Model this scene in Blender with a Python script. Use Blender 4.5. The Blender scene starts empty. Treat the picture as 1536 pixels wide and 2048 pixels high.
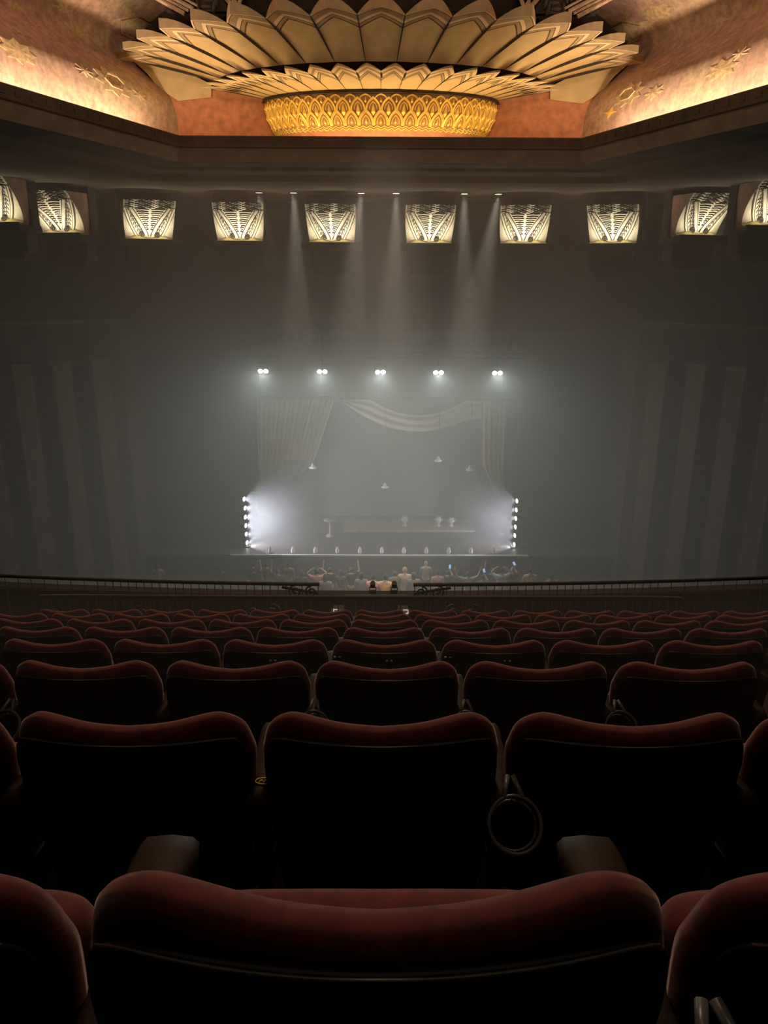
import bpy, math, random
from math import sin, cos, pi, radians as R, atan2, sqrt
from mathutils import Vector, Matrix

random.seed(7)
C = bpy.context.scene.collection
F = 1538.0
P = R(17.5)
CP, SP = cos(P), sin(P)

def at(px, py, Y):
    """world point on the level plane distance Y seen at a reference pixel"""
    py = py + (px - 759) * 0.0035
    u = (px - 759) / F
    v = (1024 - py) / F
    dy = CP + v * SP
    dz = -SP + v * CP
    return Vector((u / dy * Y, Y, dz / dy * Y))

# ------------------------------------------------------------------ materials
def s2l(c):
    return tuple(((x / 12.92) if x <= 0.04045 else ((x + 0.055) / 1.055) ** 2.4) for x in c)

def mat(name, col, rough=0.6, metal=0.0, noise=0.25, nscale=8.0, bump=0.0, col2=None, sheen=0.0, emit=None, estr=0.0,
        spec=None, detail=4.0):
    m = bpy.data.materials.new(name)
    m.use_nodes = True
    nt = m.node_tree
    b = nt.nodes['Principled BSDF']
    b.inputs['Roughness'].default_value = rough
    b.inputs['Metallic'].default_value = metal
    if spec is not None:
        b.inputs['Specular IOR Level'].default_value = spec
    if sheen:
        b.inputs['Sheen Weight'].default_value = sheen
        b.inputs['Sheen Roughness'].default_value = 0.4
        b.inputs['Sheen Tint'].default_value = (1, 0.78, 0.72, 1)
    tc = nt.nodes.new('ShaderNodeTexCoord')
    nz = nt.nodes.new('ShaderNodeTexNoise')
    nz.inputs['Scale'].default_value = nscale
    nz.inputs['Detail'].default_value = detail
    nt.links.new(tc.outputs['Object'], nz.inputs['Vector'])
    rp = nt.nodes.new('ShaderNodeValToRGB')
    rp.color_ramp.elements[0].position = 0.32
    rp.color_ramp.elements[1].position = 0.68
    c1 = tuple(x * (1 - noise) for x in col) + (1,)
    c2 = (tuple(col2) if col2 else tuple(min(1, x * (1 + noise)) for x in col)) + (1,)
    rp.color_ramp.elements[0].color = c1
    rp.color_ramp.elements[1].color = c2
    nt.links.new(nz.outputs['Fac'], rp.inputs['Fac'])
    nt.links.new(rp.outputs['Color'], b.inputs['Base Color'])
    if bump:
        bp = nt.nodes.new('ShaderNodeBump')
        bp.inputs['Strength'].default_value = bump
        bp.inputs['Distance'].default_value = 0.03
        nt.links.new(nz.outputs['Fac'], bp.inputs['Height'])
        nt.links.new(bp.outputs['Normal'], b.inputs['Normal'])
    if emit:
        b.inputs['Emission Color'].default_value = tuple(emit) + (1,)
        b.inputs['Emission Strength'].default_value = estr
        m.cycles.emission_sampling = 'NONE'
    return m

M = {}
M['velvet'] = mat('red_velvet', (0.175, 0.027, 0.026), 0.85, noise=0.25, nscale=40, sheen=0.55, bump=0.05)
M['velvet_worn'] = mat('red_velvet_worn', (0.215, 0.03, 0.024), 0.85, noise=0.3, nscale=25, sheen=0.3, bump=0.05)
M['shell'] = mat('black_plastic', (0.010, 0.0075, 0.006), 0.55, noise=0.3, nscale=30, spec=0.25)
M['piping'] = mat('grey_piping', (0.07, 0.052, 0.042), 0.5, noise=0.2, nscale=30)
M['arm'] = mat('armrest_wood', (0.026, 0.013, 0.007), 0.6, noise=0.35, nscale=12, spec=.15)
M['iron'] = mat('black_iron', (0.022, 0.018, 0.015), 0.45, noise=0.3, nscale=20)
M['chrome'] = mat('chrome', (0.75, 0.75, 0.75), 0.25, 1.0, noise=0.05)
M['emblem'] = mat('gold_emblem', (0.85, 0.55, 0.16), 0.35, 0.3, noise=0.1)
M['ring'] = mat('holder_plastic', (0.14, 0.13, 0.125), 0.35, noise=0.2, nscale=30)
M['carpet'] = mat('carpet', (0.035, 0.014, 0.012), 0.95, noise=0.4, nscale=15)
M['bronze'] = mat('bronze_rail', (0.085, 0.068, 0.055), 0.28, 0.3, noise=0.25, nscale=10)
M['baluster'] = mat('baluster_iron', (0.16, 0.13, 0.11), 0.42, 0.3, noise=0.3, nscale=10)
M['plaster'] = mat('brown_plaster', (0.105, 0.072, 0.044), 0.85, noise=0.25, nscale=1.6, bump=0.1)
M['plaster_l'] = mat('pale_brown_plaster', (0.18, 0.123, 0.072), 0.8, noise=0.2, nscale=2.0, bump=0.1)
M['plaster_m'] = mat('mid_plaster', (0.062, 0.042, 0.025), 0.85, noise=0.25, nscale=2.0)
M['parapet'] = mat('parapet_paint', (0.016, 0.012, 0.010), 0.7, noise=0.3, nscale=3)
M['plaster_d'] = mat('dark_plaster', (0.05, 0.033, 0.022), 0.85, noise=0.3, nscale=2.0)
M['pilaster'] = mat('pilaster_stone', (0.135, 0.09, 0.066), 0.8, noise=0.15, nscale=1.2)
M['panel'] = mat('recess_panel', (0.022, 0.02, 0.018), 0.9, noise=0.4, nscale=3)
M['fret'] = mat('fret_ornament', (0.075, 0.056, 0.044), 0.8, noise=0.3, nscale=6)
M['terra'] = mat('terracotta', (0.50, 0.20, 0.105), 0.85, noise=0.22, nscale=5.0, bump=0.15, detail=8)
M['gold'] = mat('petal_gold', (0.62, 0.45, 0.22), 0.6, noise=0.10, nscale=2.5)
M['gold_l'] = mat('petal_cream', (0.85, 0.66, 0.40), 0.55, noise=0.08, nscale=4)
M['gold_m'] = mat('petal_tan', (0.42, 0.30, 0.155), 0.65, noise=0.12, nscale=4)
M['gold_d'] = mat('petal_line', (0.10, 0.065, 0.03), 0.8, noise=0.2, nscale=4)
M['fascia'] = mat('petal_edge', (0.42, 0.31, 0.17), 0.7, noise=0.15, nscale=4)
M['fan_back'] = mat('canopy_backing', (0.05, 0.035, 0.02), 0.9, noise=0.2)
M['bowl'] = mat('bowl_plaster', (0.34, 0.20, 0.085), 0.7, noise=0.2, nscale=6)
M['tracery'] = mat('gilt_tracery', (0.90, 0.62, 0.13), 0.4, 0.25, noise=0.12, nscale=6)
M['star_gold'] = mat('star_gold', (0.46, 0.33, 0.18), 0.6, noise=0.25, nscale=10)
M['star_pale'] = mat('star_pale', (0.52, 0.38, 0.24), 0.6, noise=0.25, nscale=10)
M['cream'] = mat('capital_cream', (0.80, 0.70, 0.52), 0.7, noise=0.12, nscale=5)
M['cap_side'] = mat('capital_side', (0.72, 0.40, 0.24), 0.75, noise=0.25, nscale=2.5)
M['cap_gold'] = mat('capital_gilt', (0.78, 0.62, 0.22), 0.5, noise=0.15, nscale=5)
M['shade_dark'] = mat('capital_shade_dark', (0.03, 0.022, 0.014), 0.8, noise=0.2)  # painted shade between the leaf ribs; also the dark scroll eyes
M['black'] = mat('stage_black', (0.012, 0.012, 0.012), 0.9, noise=0.2)
M['stage_floor'] = mat('stage_boards', (0.06, 0.05, 0.045), 0.5, noise=0.3, nscale=3)
M['edge'] = mat('stage_edge', (0.45, 0.42, 0.40), 0.6, noise=0.1)
M['drape'] = mat('stage_drape', (0.38, 0.32, 0.25), 0.9, noise=0.12, nscale=2)
M['backcloth'] = mat('backcloth', (0.045, 0.05, 0.055), 0.95, noise=0.2, nscale=1)
M['riser'] = mat('riser_cloth', (0.22, 0.18, 0.135), 0.9, noise=0.15, nscale=2)
M['urn'] = mat('urn_plaster', (0.30, 0.27, 0.24), 0.6, noise=0.1)
M['shellfoot'] = mat('footlight_shell', (0.85, 0.80, 0.74), 0.6, noise=0.1)
M['metal'] = mat('fixture_black', (0.02, 0.02, 0.022), 0.45, noise=0.2)
M['lens'] = mat('lamp_lens', (0.9, 0.9, 0.85), 0.3, noise=0.02, emit=(1.0, 0.99, 0.90), estr=14)
M['lens_cool'] = mat('tower_lens', (0.9, 0.9, 0.95), 0.3, noise=0.02, emit=(1.0, 0.97, 0.93), estr=14)
M['lens_warm'] = mat('downlight_lens', (0.9, 0.85, 0.7), 0.3, noise=0.02, emit=(1.0, 0.90, 0.62), estr=5)
M['screen'] = mat('phone_screen', (0.3, 0.4, 0.8), 0.3, noise=0.05, emit=(0.40, 0.60, 1.0), estr=0.9)
M['nosing'] = mat('white_nosing', (0.80, 0.78, 0.72), 0.5, noise=0.1)
M['door'] = mat('blue_black_door', (0.055, 0.085, 0.105), 0.6, noise=0.2)
M['tread'] = mat('stair_tread', (0.06, 0.05, 0.045), 0.7, noise=0.2)

def vault_material():
    m = bpy.data.materials.new('mottled_vault')
    m.use_nodes = True
    nt = m.node_tree
    b = nt.nodes['Principled BSDF']
    b.inputs['Roughness'].default_value = 0.85
    tc = nt.nodes.new('ShaderNodeTexCoord')
    n1 = nt.nodes.new('ShaderNodeTexNoise'); n1.inputs['Scale'].default_value = 0.55; n1.inputs['Detail'].default_value = 6
    n2 = nt.nodes.new('ShaderNodeTexNoise'); n2.inputs['Scale'].default_value = 5.0; n2.inputs['Detail'].default_value = 10
    n2.inputs['Roughness'].default_value = 0.7
    r1 = nt.nodes.new('ShaderNodeValToRGB')
    r1.color_ramp.elements[0].position = 0.36; r1.color_ramp.elements[0].color = (0.44, 0.29, 0.215, 1)
    r1.color_ramp.elements[1].position = 0.66; r1.color_ramp.elements[1].color = (0.46, 0.35, 0.235, 1)
    e = r1.color_ramp.elements.new(0.5); e.color = (0.46, 0.30, 0.235, 1)
    r2 = nt.nodes.new('ShaderNodeValToRGB')
    r2.color_ramp.elements[0].position = 0.30; r2.color_ramp.elements[0].color = (0.55, 0.55, 0.55, 1)
    r2.color_ramp.elements[1].position = 0.72; r2.color_ramp.elements[1].color = (1.35, 1.3, 1.22, 1)
    mx = nt.nodes.new('ShaderNodeMix'); mx.data_type = 'RGBA'; mx.blend_type = 'MULTIPLY'
    mx.inputs[0].default_value = 1.0
    L = nt.links.new
    L(tc.outputs['Object'], n1.inputs['Vector']); L(tc.outputs['Object'], n2.inputs['Vector'])
    L(n1.outputs['Fac'], r1.inputs['Fac']); L(n2.outputs['Fac'], r2.inputs['Fac'])
    L(r1.outputs['Color'], mx.inputs[6]); L(r2.outputs['Color'], mx.inputs[7])
    L(mx.outputs[2], b.inputs['Base Color'])
    bp = nt.nodes.new('ShaderNodeBump'); bp.inputs['Strength'].default_value = 0.25; bp.inputs['Distance'].default_value = 0.05
    L(n2.outputs['Fac'], bp.inputs['Height']); L(bp.outputs['Normal'], b.inputs['Normal'])
    return m
M['vault'] = vault_material()

# ------------------------------------------------------------------ mesh builder
class MB:
    def __init__(self):
        self.v = []; self.f = []; self.mi = []
    def face(self, pts, mi=0):
        i = len(self.v)
        self.v += [tuple(p) for p in pts]
        self.f.append(tuple(range(i, i + len(pts)))); self.mi.append(mi)
    def box(self, c, s, mi=0, rot=None):
        i = len(self.v)
        c = Vector(c)
        for dx in (-.5, .5):
            for dy in (-.5, .5):
                for dz in (-.5, .5):
                    p = Vector((dx * s[0], dy * s[1], dz * s[2]))
                    if rot: p = rot @ p
                    self.v.append(tuple(c + p))
        for q in ((0,1,3,2),(4,6,7,5),(0,4,5,1),(2,3,7,6),(0,2,6,4),(1,5,7,3)):
            self.f.append(tuple(i + k for k in q)); self.mi.append(mi)
    def grid(self, fn, nu, nv, mi=0, closeu=False, mif=None):
        i0 = len(self.v)
        for a in range(nu + (0 if closeu else 1)):
            for b in range(nv + 1):
                self.v.append(tuple(fn(a / nu, b / nv)))
        w = nv + 1
        for a in range(nu):
            for b in range(nv):
                a2 = (a + 1) % nu if closeu else a + 1
                self.f.append((i0 + a*w + b, i0 + a2*w + b, i0 + a2*w + b + 1, i0 + a*w + b + 1))
                self.mi.append(mif(a, b) if mif else mi)
    def tube(self, pts, r, n=8, mi=0, close=False, caps=True):
        pts = [Vector(p) for p in pts]
        i0 = len(self.v)
        L = len(pts)
        up = None
        for k in range(L):
            if close:
                t = pts[(k+1) % L] - pts[k-1]
            else:
                t = pts[min(k+1, L-1)] - pts[max(k-1, 0)]
            t.normalize()
            if up is None:
                up = Vector((0,0,1)) if abs(t.z) < 0.9 else Vector((1,0,0))
            s = t.cross(up)
            if s.length < 1e-6: s = t.cross(Vector((1,0,0)))
            s.normalize()
            up = s.cross(t).normalized()
            rr = r(k / max(1, L-1)) if callable(r) else r
            for j in range(n):
                a = 2*pi*j/n
                self.v.append(tuple(pts[k] + s*cos(a)*rr + up*sin(a)*rr))
        m = L if close else L - 1
        for k in range(m):
            for j in range(n):
                a, b = i0 + k*n, i0 + ((k+1) % L)*n
                self.f.append((a+j, a+(j+1)%n, b+(j+1)%n, b+j)); self.mi.append(mi)
        if caps and not close:
            self.f.append(tuple(i0 + j for j in reversed(range(n)))); self.mi.append(mi)
            self.f.append(tuple(i0 + (L-1)*n + j for j in range(n))); self.mi.append(mi)
    def lathe(self, prof, c=(0,0,0), n=16, mi=0, rot=None):
        c = Vector(c)
        def fn(a, b):
            k = b * (len(prof)-1); k0 = min(int(round(k)), len(prof)-1)
            r, z = prof[k0]
            p = Vector((r*cos(2*pi*a), r*sin(2*pi*a), z))
            if rot: p = rot @ p
            return c + p
        self.grid(fn, n, len(prof)-1, mi, closeu=True)
    def prism(self, outline, y0, y1, mi=0, axis='y'):
        """extrude a closed (x,z) outline from y0 to y1"""
        n = len(outline); i = len(self.v)
        for y in (y0, y1):
            for (x, z) in outline: self.v.append((x, y, z))
        self.f.append(tuple(range(i, i+n))); self.mi.append(mi)
        self.f.append(tuple(range(i+2*n-1, i+n-1, -1))); self.mi.append(mi)
        for k in range(n):
            k2 = (k+1) % n
            self.f.append((i+k, i+n+k, i+n+k2, i+k2)); self.mi.append(mi)
    def sphere(self, c, r, nu=12, nv=8, mi=0, rot=None):
        c = Vector(c); r = (r, r, r) if not hasattr(r, '__len__') else r
        def fn(a, b):
            t = pi * b
            p = Vector((r[0]*sin(t)*cos(2*pi*a), r[1]*sin(t)*sin(2*pi*a), r[2]*cos(t)))
            if rot: p = rot @ p
            return c + p
        self.grid(fn, nu, nv, mi, closeu=True)
    def data(self, name, mats, smooth=False):
        me = bpy.data.meshes.new(name)
        me.from_pydata(self.v, [], self.f)
        mats = mats if isinstance(mats, (list, tuple)) else [mats]
        for m in mats: me.materials.append(m)
        for p, k in zip(me.polygons, self.mi):
            p.material_index = k
            p.use_smooth = smooth
        import bmesh
        bm = bmesh.new(); bm.from_mesh(me)
        bmesh.ops.remove_doubles(bm, verts=bm.verts, dist=1e-5)
        bmesh.ops.recalc_face_normals(bm, faces=bm.faces)
        bm.to_mesh(me); bm.free()
        me.update()
        return me
    def build(self, name, mats, parent=None, smooth=False, loc=None):
        o = bpy.data.objects.new(name, self.data(name, mats, smooth))
        C.objects.link(o)
        if parent: o.parent = parent
        if loc is not None: o.location = loc
        return o

def part(name, data, parent, loc=None, rot=None):
    o = bpy.data.objects.new(name, data); C.objects.link(o); o.parent = parent
    if loc is not None: o.location = loc
    if rot is not None: o.rotation_euler = rot
    return o

def tag(o, label=None, cat=None, group=None, kind=None):
    if label: o['label'] = label
    if cat: o['category'] = cat
    if group: o['group'] = group
    if kind: o['kind'] = kind
    return o

def thing(name, label, cat, loc=(0,0,0), rz=0, group=None):
    o = bpy.data.objects.new(name, None); C.objects.link(o)
    o.empty_display_size = 0.1
    o.location = loc; o.rotation_euler = (0, 0, rz)
    return tag(o, label, cat, group)

def copy_tree(o, parent=None):
    c = o.copy(); C.objects.link(c)
    if parent: c.parent = parent
    for ch in list(o.children): copy_tree(ch, c)
    return c

def light(name, kind, loc, energy, color, parent=None, aim=None, **kw):
    d = bpy.data.lights.new(name, kind)
    d.energy = energy; d.color = color
    for k, v in kw.items(): setattr(d, k, v)
    o = bpy.data.objects.new(name, d); C.objects.link(o)
    o.location = loc
    if aim is not None:
        o.rotation_euler = (Vector(aim) - Vector(loc)).to_track_quat('-Z', 'Y').to_euler()
    if parent:
        o.parent = parent
    return o

ORD = ['first', 'second', 'third', 'fourth', 'fifth', 'sixth', 'seventh', 'eighth', 'ninth', 'tenth', 'eleventh', 'twelfth']

def catmull(pts, n=6, close=False):
    out = []
    L = len(pts)
    rng = range(L) if close else range(L-1)
    for i in rng:
        p0 = pts[(i-1) % L] if (close or i > 0) else pts[0]
        p1 = pts[i]; p2 = pts[(i+1) % L]
        p3 = pts[(i+2) % L] if (close or i+2 < L) else pts[-1]
        for k in range(n):
            t = k / n
            out.append(tuple(0.5*((2*b) + (-a+c)*t + (2*a-5*b+4*c-d)*t*t + (-a+3*b-3*c+d)*t**3)
                             for a, b, c, d in zip(p0, p1, p2, p3)))
    if not close: out.append(tuple(pts[-1]))
    return out

# ================================================================== SEATS
ROW_DY, ROW_DZ = 0.969, -0.406
ROW_Y0, ROW_Z0 = 0.525, -0.559      # top of the seat back (centre) in the first row, camera at the origin
PITCH = 0.55
SEAT_H = 0.90
BULGE = 0.05
HW = 0.267

def back_plane(x, z):
    return BULGE * (x / HW) ** 2 + (SEAT_H - z) * 0.17

def slab(outline, T, rings, c, yoff, n_exp=5.0, rear_only=False):
    """rounded slab that follows the curved seat back; outline in (x,z)"""
    mb = MB()
    n = len(outline)
    def sect(rho, side):
        k = max(0.0, 1 - rho ** n_exp) ** (1 / 2.6)
        return side * T / 2 * k
    def pt(a, rho, side):
        x, z = outline[a % n]
        x = c[0] + (x - c[0]) * rho; z = c[1] + (z - c[1]) * rho
        return (x, back_plane(x, z) + yoff + sect(rho, side), z)
    for side in (-1, 1):
        ids = []
        for rho in rings:
            ids.append(len(mb.v))
            for a in range(n): mb.v.append(pt(a, rho, side))
        for r in range(len(rings) - 1):
            for a in range(n):
                a2 = (a + 1) % n
                mb.f.append((ids[r]+a, ids[r]+a2, ids[r+1]+a2, ids[r+1]+a)); mb.mi.append(0)
        mb.f.append(tuple(ids[0] + a for a in range(n))); mb.mi.append(0)
    return mb

def mirror_outline(half):
    h = catmull(half, 5)
    return h + [(-x, z) for (x, z) in reversed(h[1:-1])]

cush_out = mirror_outline([(0,.33),(.17,.33),(.215,.37),(.25,.6),(.267,.78),(.262,.835),(.246,.884),(.212,.914),(.175,.921),(.09,.906),(0,.899)])
shell_out = mirror_outline([(0,.29),(.19,.29),(.228,.34),(.252,.6),(.260,.74),(.258,.81),(.244,.856),(.205,.876),(.12,.879),(0,.878)])
RINGS = [.15, .4, .6, .75, .85, .91, .95, .975, .99, 1.0]
cushion_me = slab(cush_out, .088, RINGS, (0, .62), 0.0, 3.6).data('back_cushion', M['velvet'], True)
shell_me = slab(shell_out, .022, RINGS, (0, .58), -.037, 12).data('back_shell', M['shell'], True)
pp = []
for i in range(41):
    x = -.236 + .472 * i / 40
    z = .877 - .012 * max(0, (abs(x) - .20) / .05) ** 2
    pp.append((x, back_plane(x, z) - .0435, z))
mbp = MB(); mbp.tube(pp, .0022, 6); piping_me = mbp.data('piping', M['piping'], True)
# tipped-up seat pan
def pan_mesh():
    mb = MB()
    out = mirror_outline([(0,.34),(.17,.34),(.215,.40),(.225,.60),(.22,.69),(.19,.722),(.10,.727),(0,.727)])
    n = len(out)
    s = slab(out, .11, RINGS, (0, .54), .0)
    s.v = [(x, y - back_plane(x, z) + .205 + (.727 - z) * .12, z - .012) for (x, y, z) in s.v]
    return s.data('seat_pan', M['velvet'], True)
pan_me = pan_mesh()
# armrest and standard at the right-hand side of each seat (x = +PITCH/2)
def arm_mesh():
    mb = MB()
    prof = [(-.036,-.020),(-.038,.004),(-.030,.014),(0,.017),(.030,.014),(.038,.004),(.036,-.020)]
    ys = [(-.01,.700,.65),(.03,.708,.82),(.12,.703,.88),(.24,.690,.97),(.31,.681,1.05),(.345,.676,1.0),(.355,.668,.7)]
    i0 = len(mb.v); n = len(prof)
    for (y, z, s) in ys:
        for (a, b) in prof: mb.v.append((a*s, y, z + b))
    for k in range(len(ys)-1):
        for j in range(n):
            j2 = (j+1) % n
            mb.f.append((i0+k*n+j, i0+k*n+j2, i0+(k+1)*n+j2, i0+(k+1)*n+j)); mb.mi.append(0)
    mb.f.append(tuple(i0+j for j in range(n))); mb.mi.append(0)
    mb.f.append(tuple(i0+(len(ys)-1)*n+j for j in range(n))); mb.mi.append(0)
    return mb.data('armrest', M['arm'], True)
arm_me = arm_mesh()
def standard_mesh():
    mb = MB()
    out = [(.00,.0),(.42,.0),(.40,.03),(.30,.06),(.22,.45),(.30,.675),(.0,.69),(.04,.45),(.06,.06),(.0,.03)]
    n = len(out)
    i = 0
    for x in (-.017, .017):
        for (y, z) in out: mb.v.append((x, y, z))
    mb.f.append(tuple(range(n))); mb.f.append(tuple(range(2*n-1, n-1, -1))); mb.mi += [0, 0]
    for k in range(n):
        k2 = (k+1) % n
        mb.f.append((k, n+k, n+k2, k2)); mb.mi.append(0)
    # hinge blocks that hold back and pan
    mb.box((0,.06,.50),(.05,.10,.07)); mb.box((0,.20,.40),(.05,.06,.06))
    return mb.data('standard', M['iron'])
std_me = standard_mesh()
def holder_mesh():
    mb = MB()
    rot = Matrix.Rotation(R(48), 3, 'X')
    ring = [rot @ Vector((.056*cos(a), .058*sin(a), 0)) for a in [2*pi*k/32 for k in range(32)]]
    mb.tube(ring, .0042, 8, close=True)
    ring2 = [rot @ Vector((.050*cos(a), .051*sin(a), -.03)) for a in [2*pi*k/32 for k in range(32)]]
    mb.tube(ring2, .003, 6, close=True)
    for k in range(6):
        a = 2*pi*(k+.5)/6
        mb.tube([rot @ Vector((.056*cos(a), .058*sin(a), 0)), rot @ Vector((.050*cos(a), .051*sin(a), -.03))], .002, 6)
    # bracket up to the standard
    mb.tube([rot @ Vector((-.02, .054, 0)), Vector((-.006, .085, .06))], .006, 8)
    mb.tube([rot @ Vector((.02, .054, 0)), Vector((.006, .085, .06))], .006, 8)
    return mb.data('cup_holder', M['ring'], True)
hold_me = holder_mesh()
mbb = MB()
for s in (-1, 1): mbb.sphere((s*.012, 0, 0), (.0065, .005, .005), 10, 6)
bolt_me = mbb.data('bolt_pair', M['nosing'], True)  # white material stands in for the glint of chrome bolts
mbe = MB()
mbe.tube([(.020*cos(a), .011*sin(a), 0) for a in [2*pi*k/24 for k in range(24)]], .0018, 6, close=True)
for (xa, xb, ya, yb) in ((-.012,-.006,-.005,.005),(-.006,-.002,.005,-.003),(-.001,.003,-.005,.005),(.003,.008,.005,-.004),(.008,.012,-.003,.005)):
    mbe.tube([(xa, ya, 0), (xb, yb, 0)], .0014, 5)
emblem_me = mbe.data('emblem', M['emblem'], True)

# rows: how many seats left / right of the middle one, and the sideways shift of the row
ROWS = [(1,1,.000,1.022), (2,2,.005,1.0), (3,2,.030,1.0), (3,3,.028,1.0), (4,4,.030,1.0), (5,5,.042,1.0), (6,6,.030,1.0), (6,7,.01,1.0)]
ROWNAME = ['nearest row', 'second row', 'third row', 'fourth row', 'fifth row', 'sixth row', 'seventh row', 'farthest row']
HOLDERS = {(0,0), (1,0), (1,-3), (2,-3), (2,-1), (2,0), (2,1)}
BOLTS = {(3,-1): [0], (3,0): [.022, -.235], (3,1): [.055, -.235]}
for n, (nl, nr, off, sx) in enumerate(ROWS):
    ty = ROW_Y0 + n*ROW_DY + (-.010, -.050)[n] if n < 2 else ROW_Y0 + n*ROW_DY
    tz = ROW_Z0 + n*ROW_DZ + (.037, .021)[n] if n < 2 else ROW_Z0 + n*ROW_DZ
    for k in range(-nl, nr+1):
        if n == 7 and -3 <= k <= 2: pass
        if k == 0: where = 'the middle seat of the row'
        else:
            side = 'left' if k < 0 else 'right'
            where = f'{ORD[abs(k)-1]} seat {side} of its middle seat'
        lab = f'maroon velvet theatre seat in the {ROWNAME[n]}, {where}'
        s = thing('theatre_seat', lab, 'seat', (off + k*PITCH*sx, ty, tz - SEAT_H), 0, 'red velvet seats in descending rows')
        s.scale = (sx, 1, 1)
        part('back_cushion', cushion_me, s)
        sh = part('back_shell', shell_me, s)
        part('piping', piping_me, sh)
        part('seat_pan', pan_me, s)
        part('armrest', arm_me, s, (PITCH/2, 0, 0))
        part('standard', std_me, s, (PITCH/2, 0, 0))
        if k == -nl:
            part('armrest', arm_me, s, (-PITCH/2, 0, 0)); part('standard', std_me, s, (-PITCH/2, 0, 0))
        if (n, k) in HOLDERS:
            part('cup_holder', hold_me, s, (PITCH/2 + .012, -.080, .715 + (.03 if n == 0 else 0)))
        for bx in BOLTS.get((n, k), ()):
            part('bolt_pair', bolt_me, sh, (bx, back_plane(bx, .838) - .0495, .838))
        if (n, k) == (1, -1):
            e = part('emblem', emblem_me, s, (PITCH/2 + .008, .05, .7265)); 

# stepped floor below the rows
mb = MB()
for n in range(8):
    ty = ROW_Y0 + n*ROW_DY; zf = ROW_Z0 + n*ROW_DZ - SEAT_H
    y0 = ty - .47; y1 = y0 + ROW_DY
    if n == 0: y0 -= 2.2
    mb.face([(-9, y0, zf), (9, y0, zf), (9, y1, zf), (-9, y1, zf)])
    zn = zf + ROW_DZ if n < 7 else -4.66
    mb.face([(-9, y1, zf), (9, y1, zf), (9, y1, zn), (-9, y1, zn)])
yl = ROW_Y0 + 7*ROW_DY - .47 + ROW_DY
mb.face([(-9, yl, -4.66), (9, yl, -4.66), (9, 9.1, -4.66), (-9, 9.1, -4.66)])
mb.face([(-9, 9.1, -4.66), (9, 9.1, -4.66), (9, 9.1, -5.25), (-9, 9.1, -5.25)])
mb.face([(-9, 9.1, -5.25), (9, 9.1, -5.25), (9, 10.9, -5.25), (-9, 10.9, -5.25)])
tag(mb.build('floor', M['carpet']), kind='structure')

# balcony front parapet
mb = MB()
def par(a, b):
    x = -13 + 26*a
    y = 10.27 + .0095*x*x
    k = [(0,-6.6),(0,-4.55),(.02,-4.52),(.20,-4.52),(.22,-4.55),(.22,-6.6)][int(round(b*5))]
    return (x, y + k[0], k[1])
mb.grid(par, 26, 5)
tag(mb.build('wall_balcony_front', M['parapet']), kind='structure')

# ================================================================== RAILS
def rail_top(mb, pts, w=.042, h=.04):
    prof = [(-w/2,-h/2),(-w/2,h*.2),(-w*.32,h/2),(w*.32,h/2),(w/2,h*.2),(w/2,-h/2)]
    n = len(prof); i0 = len(mb.v); pts = [Vector(p) for p in pts]
    for k, p in enumerate(pts):
        t = (pts[min(k+1, len(pts)-1)] - pts[max(k-1, 0)]).normalized()
        s = t.cross(Vector((0,0,1))).normalized(); u = s.cross(t)
        for (a, b) in prof: mb.v.append(tuple(p + s*a + u*b))
    for k in range(len(pts)-1):
        for j in range(n):
            j2 = (j+1) % n
            mb.f.append((i0+k*n+j, i0+k*n+j2, i0+(k+1)*n+j2, i0+(k+1)*n+j)); mb.mi.append(0)
    mb.f.append(tuple(i0+j for j in range(n))); mb.mi.append(0)
    mb.f.append(tuple(i0+(len(pts)-1)*n+j for j in range(n))); mb.mi.append(0)

def baluster_data(h):
    m = MB()
    m.lathe([(.0065,0),(.0065,h*.32),(.011,h*.35),(.0065,h*.38),(.0065,h*.72),(.011,h*.75),(.0065,h*.78),(.0065,h),(.0,h)], n=8)
    return m.data('baluster', M['baluster'], True)
bal_me = baluster_data(.86)

def scroll_pts(c, r0, turns, sgn=1, start=0.0, n=40):
    out = []
    for k in range(n+1):
        t = k / n
        r = r0 * (1 - .85*t)
        a = start + sgn * 2*pi*turns*t
        out.append((c[0] + r*cos(a), c[1], c[2] + r*sin(a)))
    return out

ZR, YR = -3.765, 8.58
near = thing('stair_rail', 'bronze handrail on thin balusters just beyond the last seat row, with down-turned ends', 'railing', (0, YR, ZR - .95))
mb = MB()
xa, xb = -4.10, 3.66
pts = [(xa - .14, 0, .82), (xa - .07, 0, .865), (xa, 0, .925)] + [(xa + (xb-xa)*i/20, .004*((i-10)/10)**2*5, .925) for i in range(1, 20)] + [(xb, 0, .925), (xb+.08, 0, .865), (xb+.15, 0, .81)]
rail_top(mb, pts)
mb.build('handrail', M['bronze'], near)
mb = MB(); mb.box(((xa+xb)/2, 0, .07), (xb-xa, .03, .03)); mb.build('bottom_rail', M['iron'], near)
x = xa + .02
while x < xb:
    part('baluster', bal_me, near, (x, 0, .05)); x += .1085
mb = MB()
for c, s in (((xa+.13, 0, .70), 1), ((xb-.13, 0, .70), -1), ((-1.55, 0, .72), 1), ((-1.3, 0, .72), -1), ((.9, 0, .72), 1), ((1.15, 0, .72), -1), ((-2.9,0,.70),1), ((2.4,0,.70),-1)):
    mb = MB(); mb.tube(scroll_pts(c, .11, 1.6, s, pi/2), .010, 6); mb.build('scroll_ornament', M['baluster'], near, smooth=True)

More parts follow.
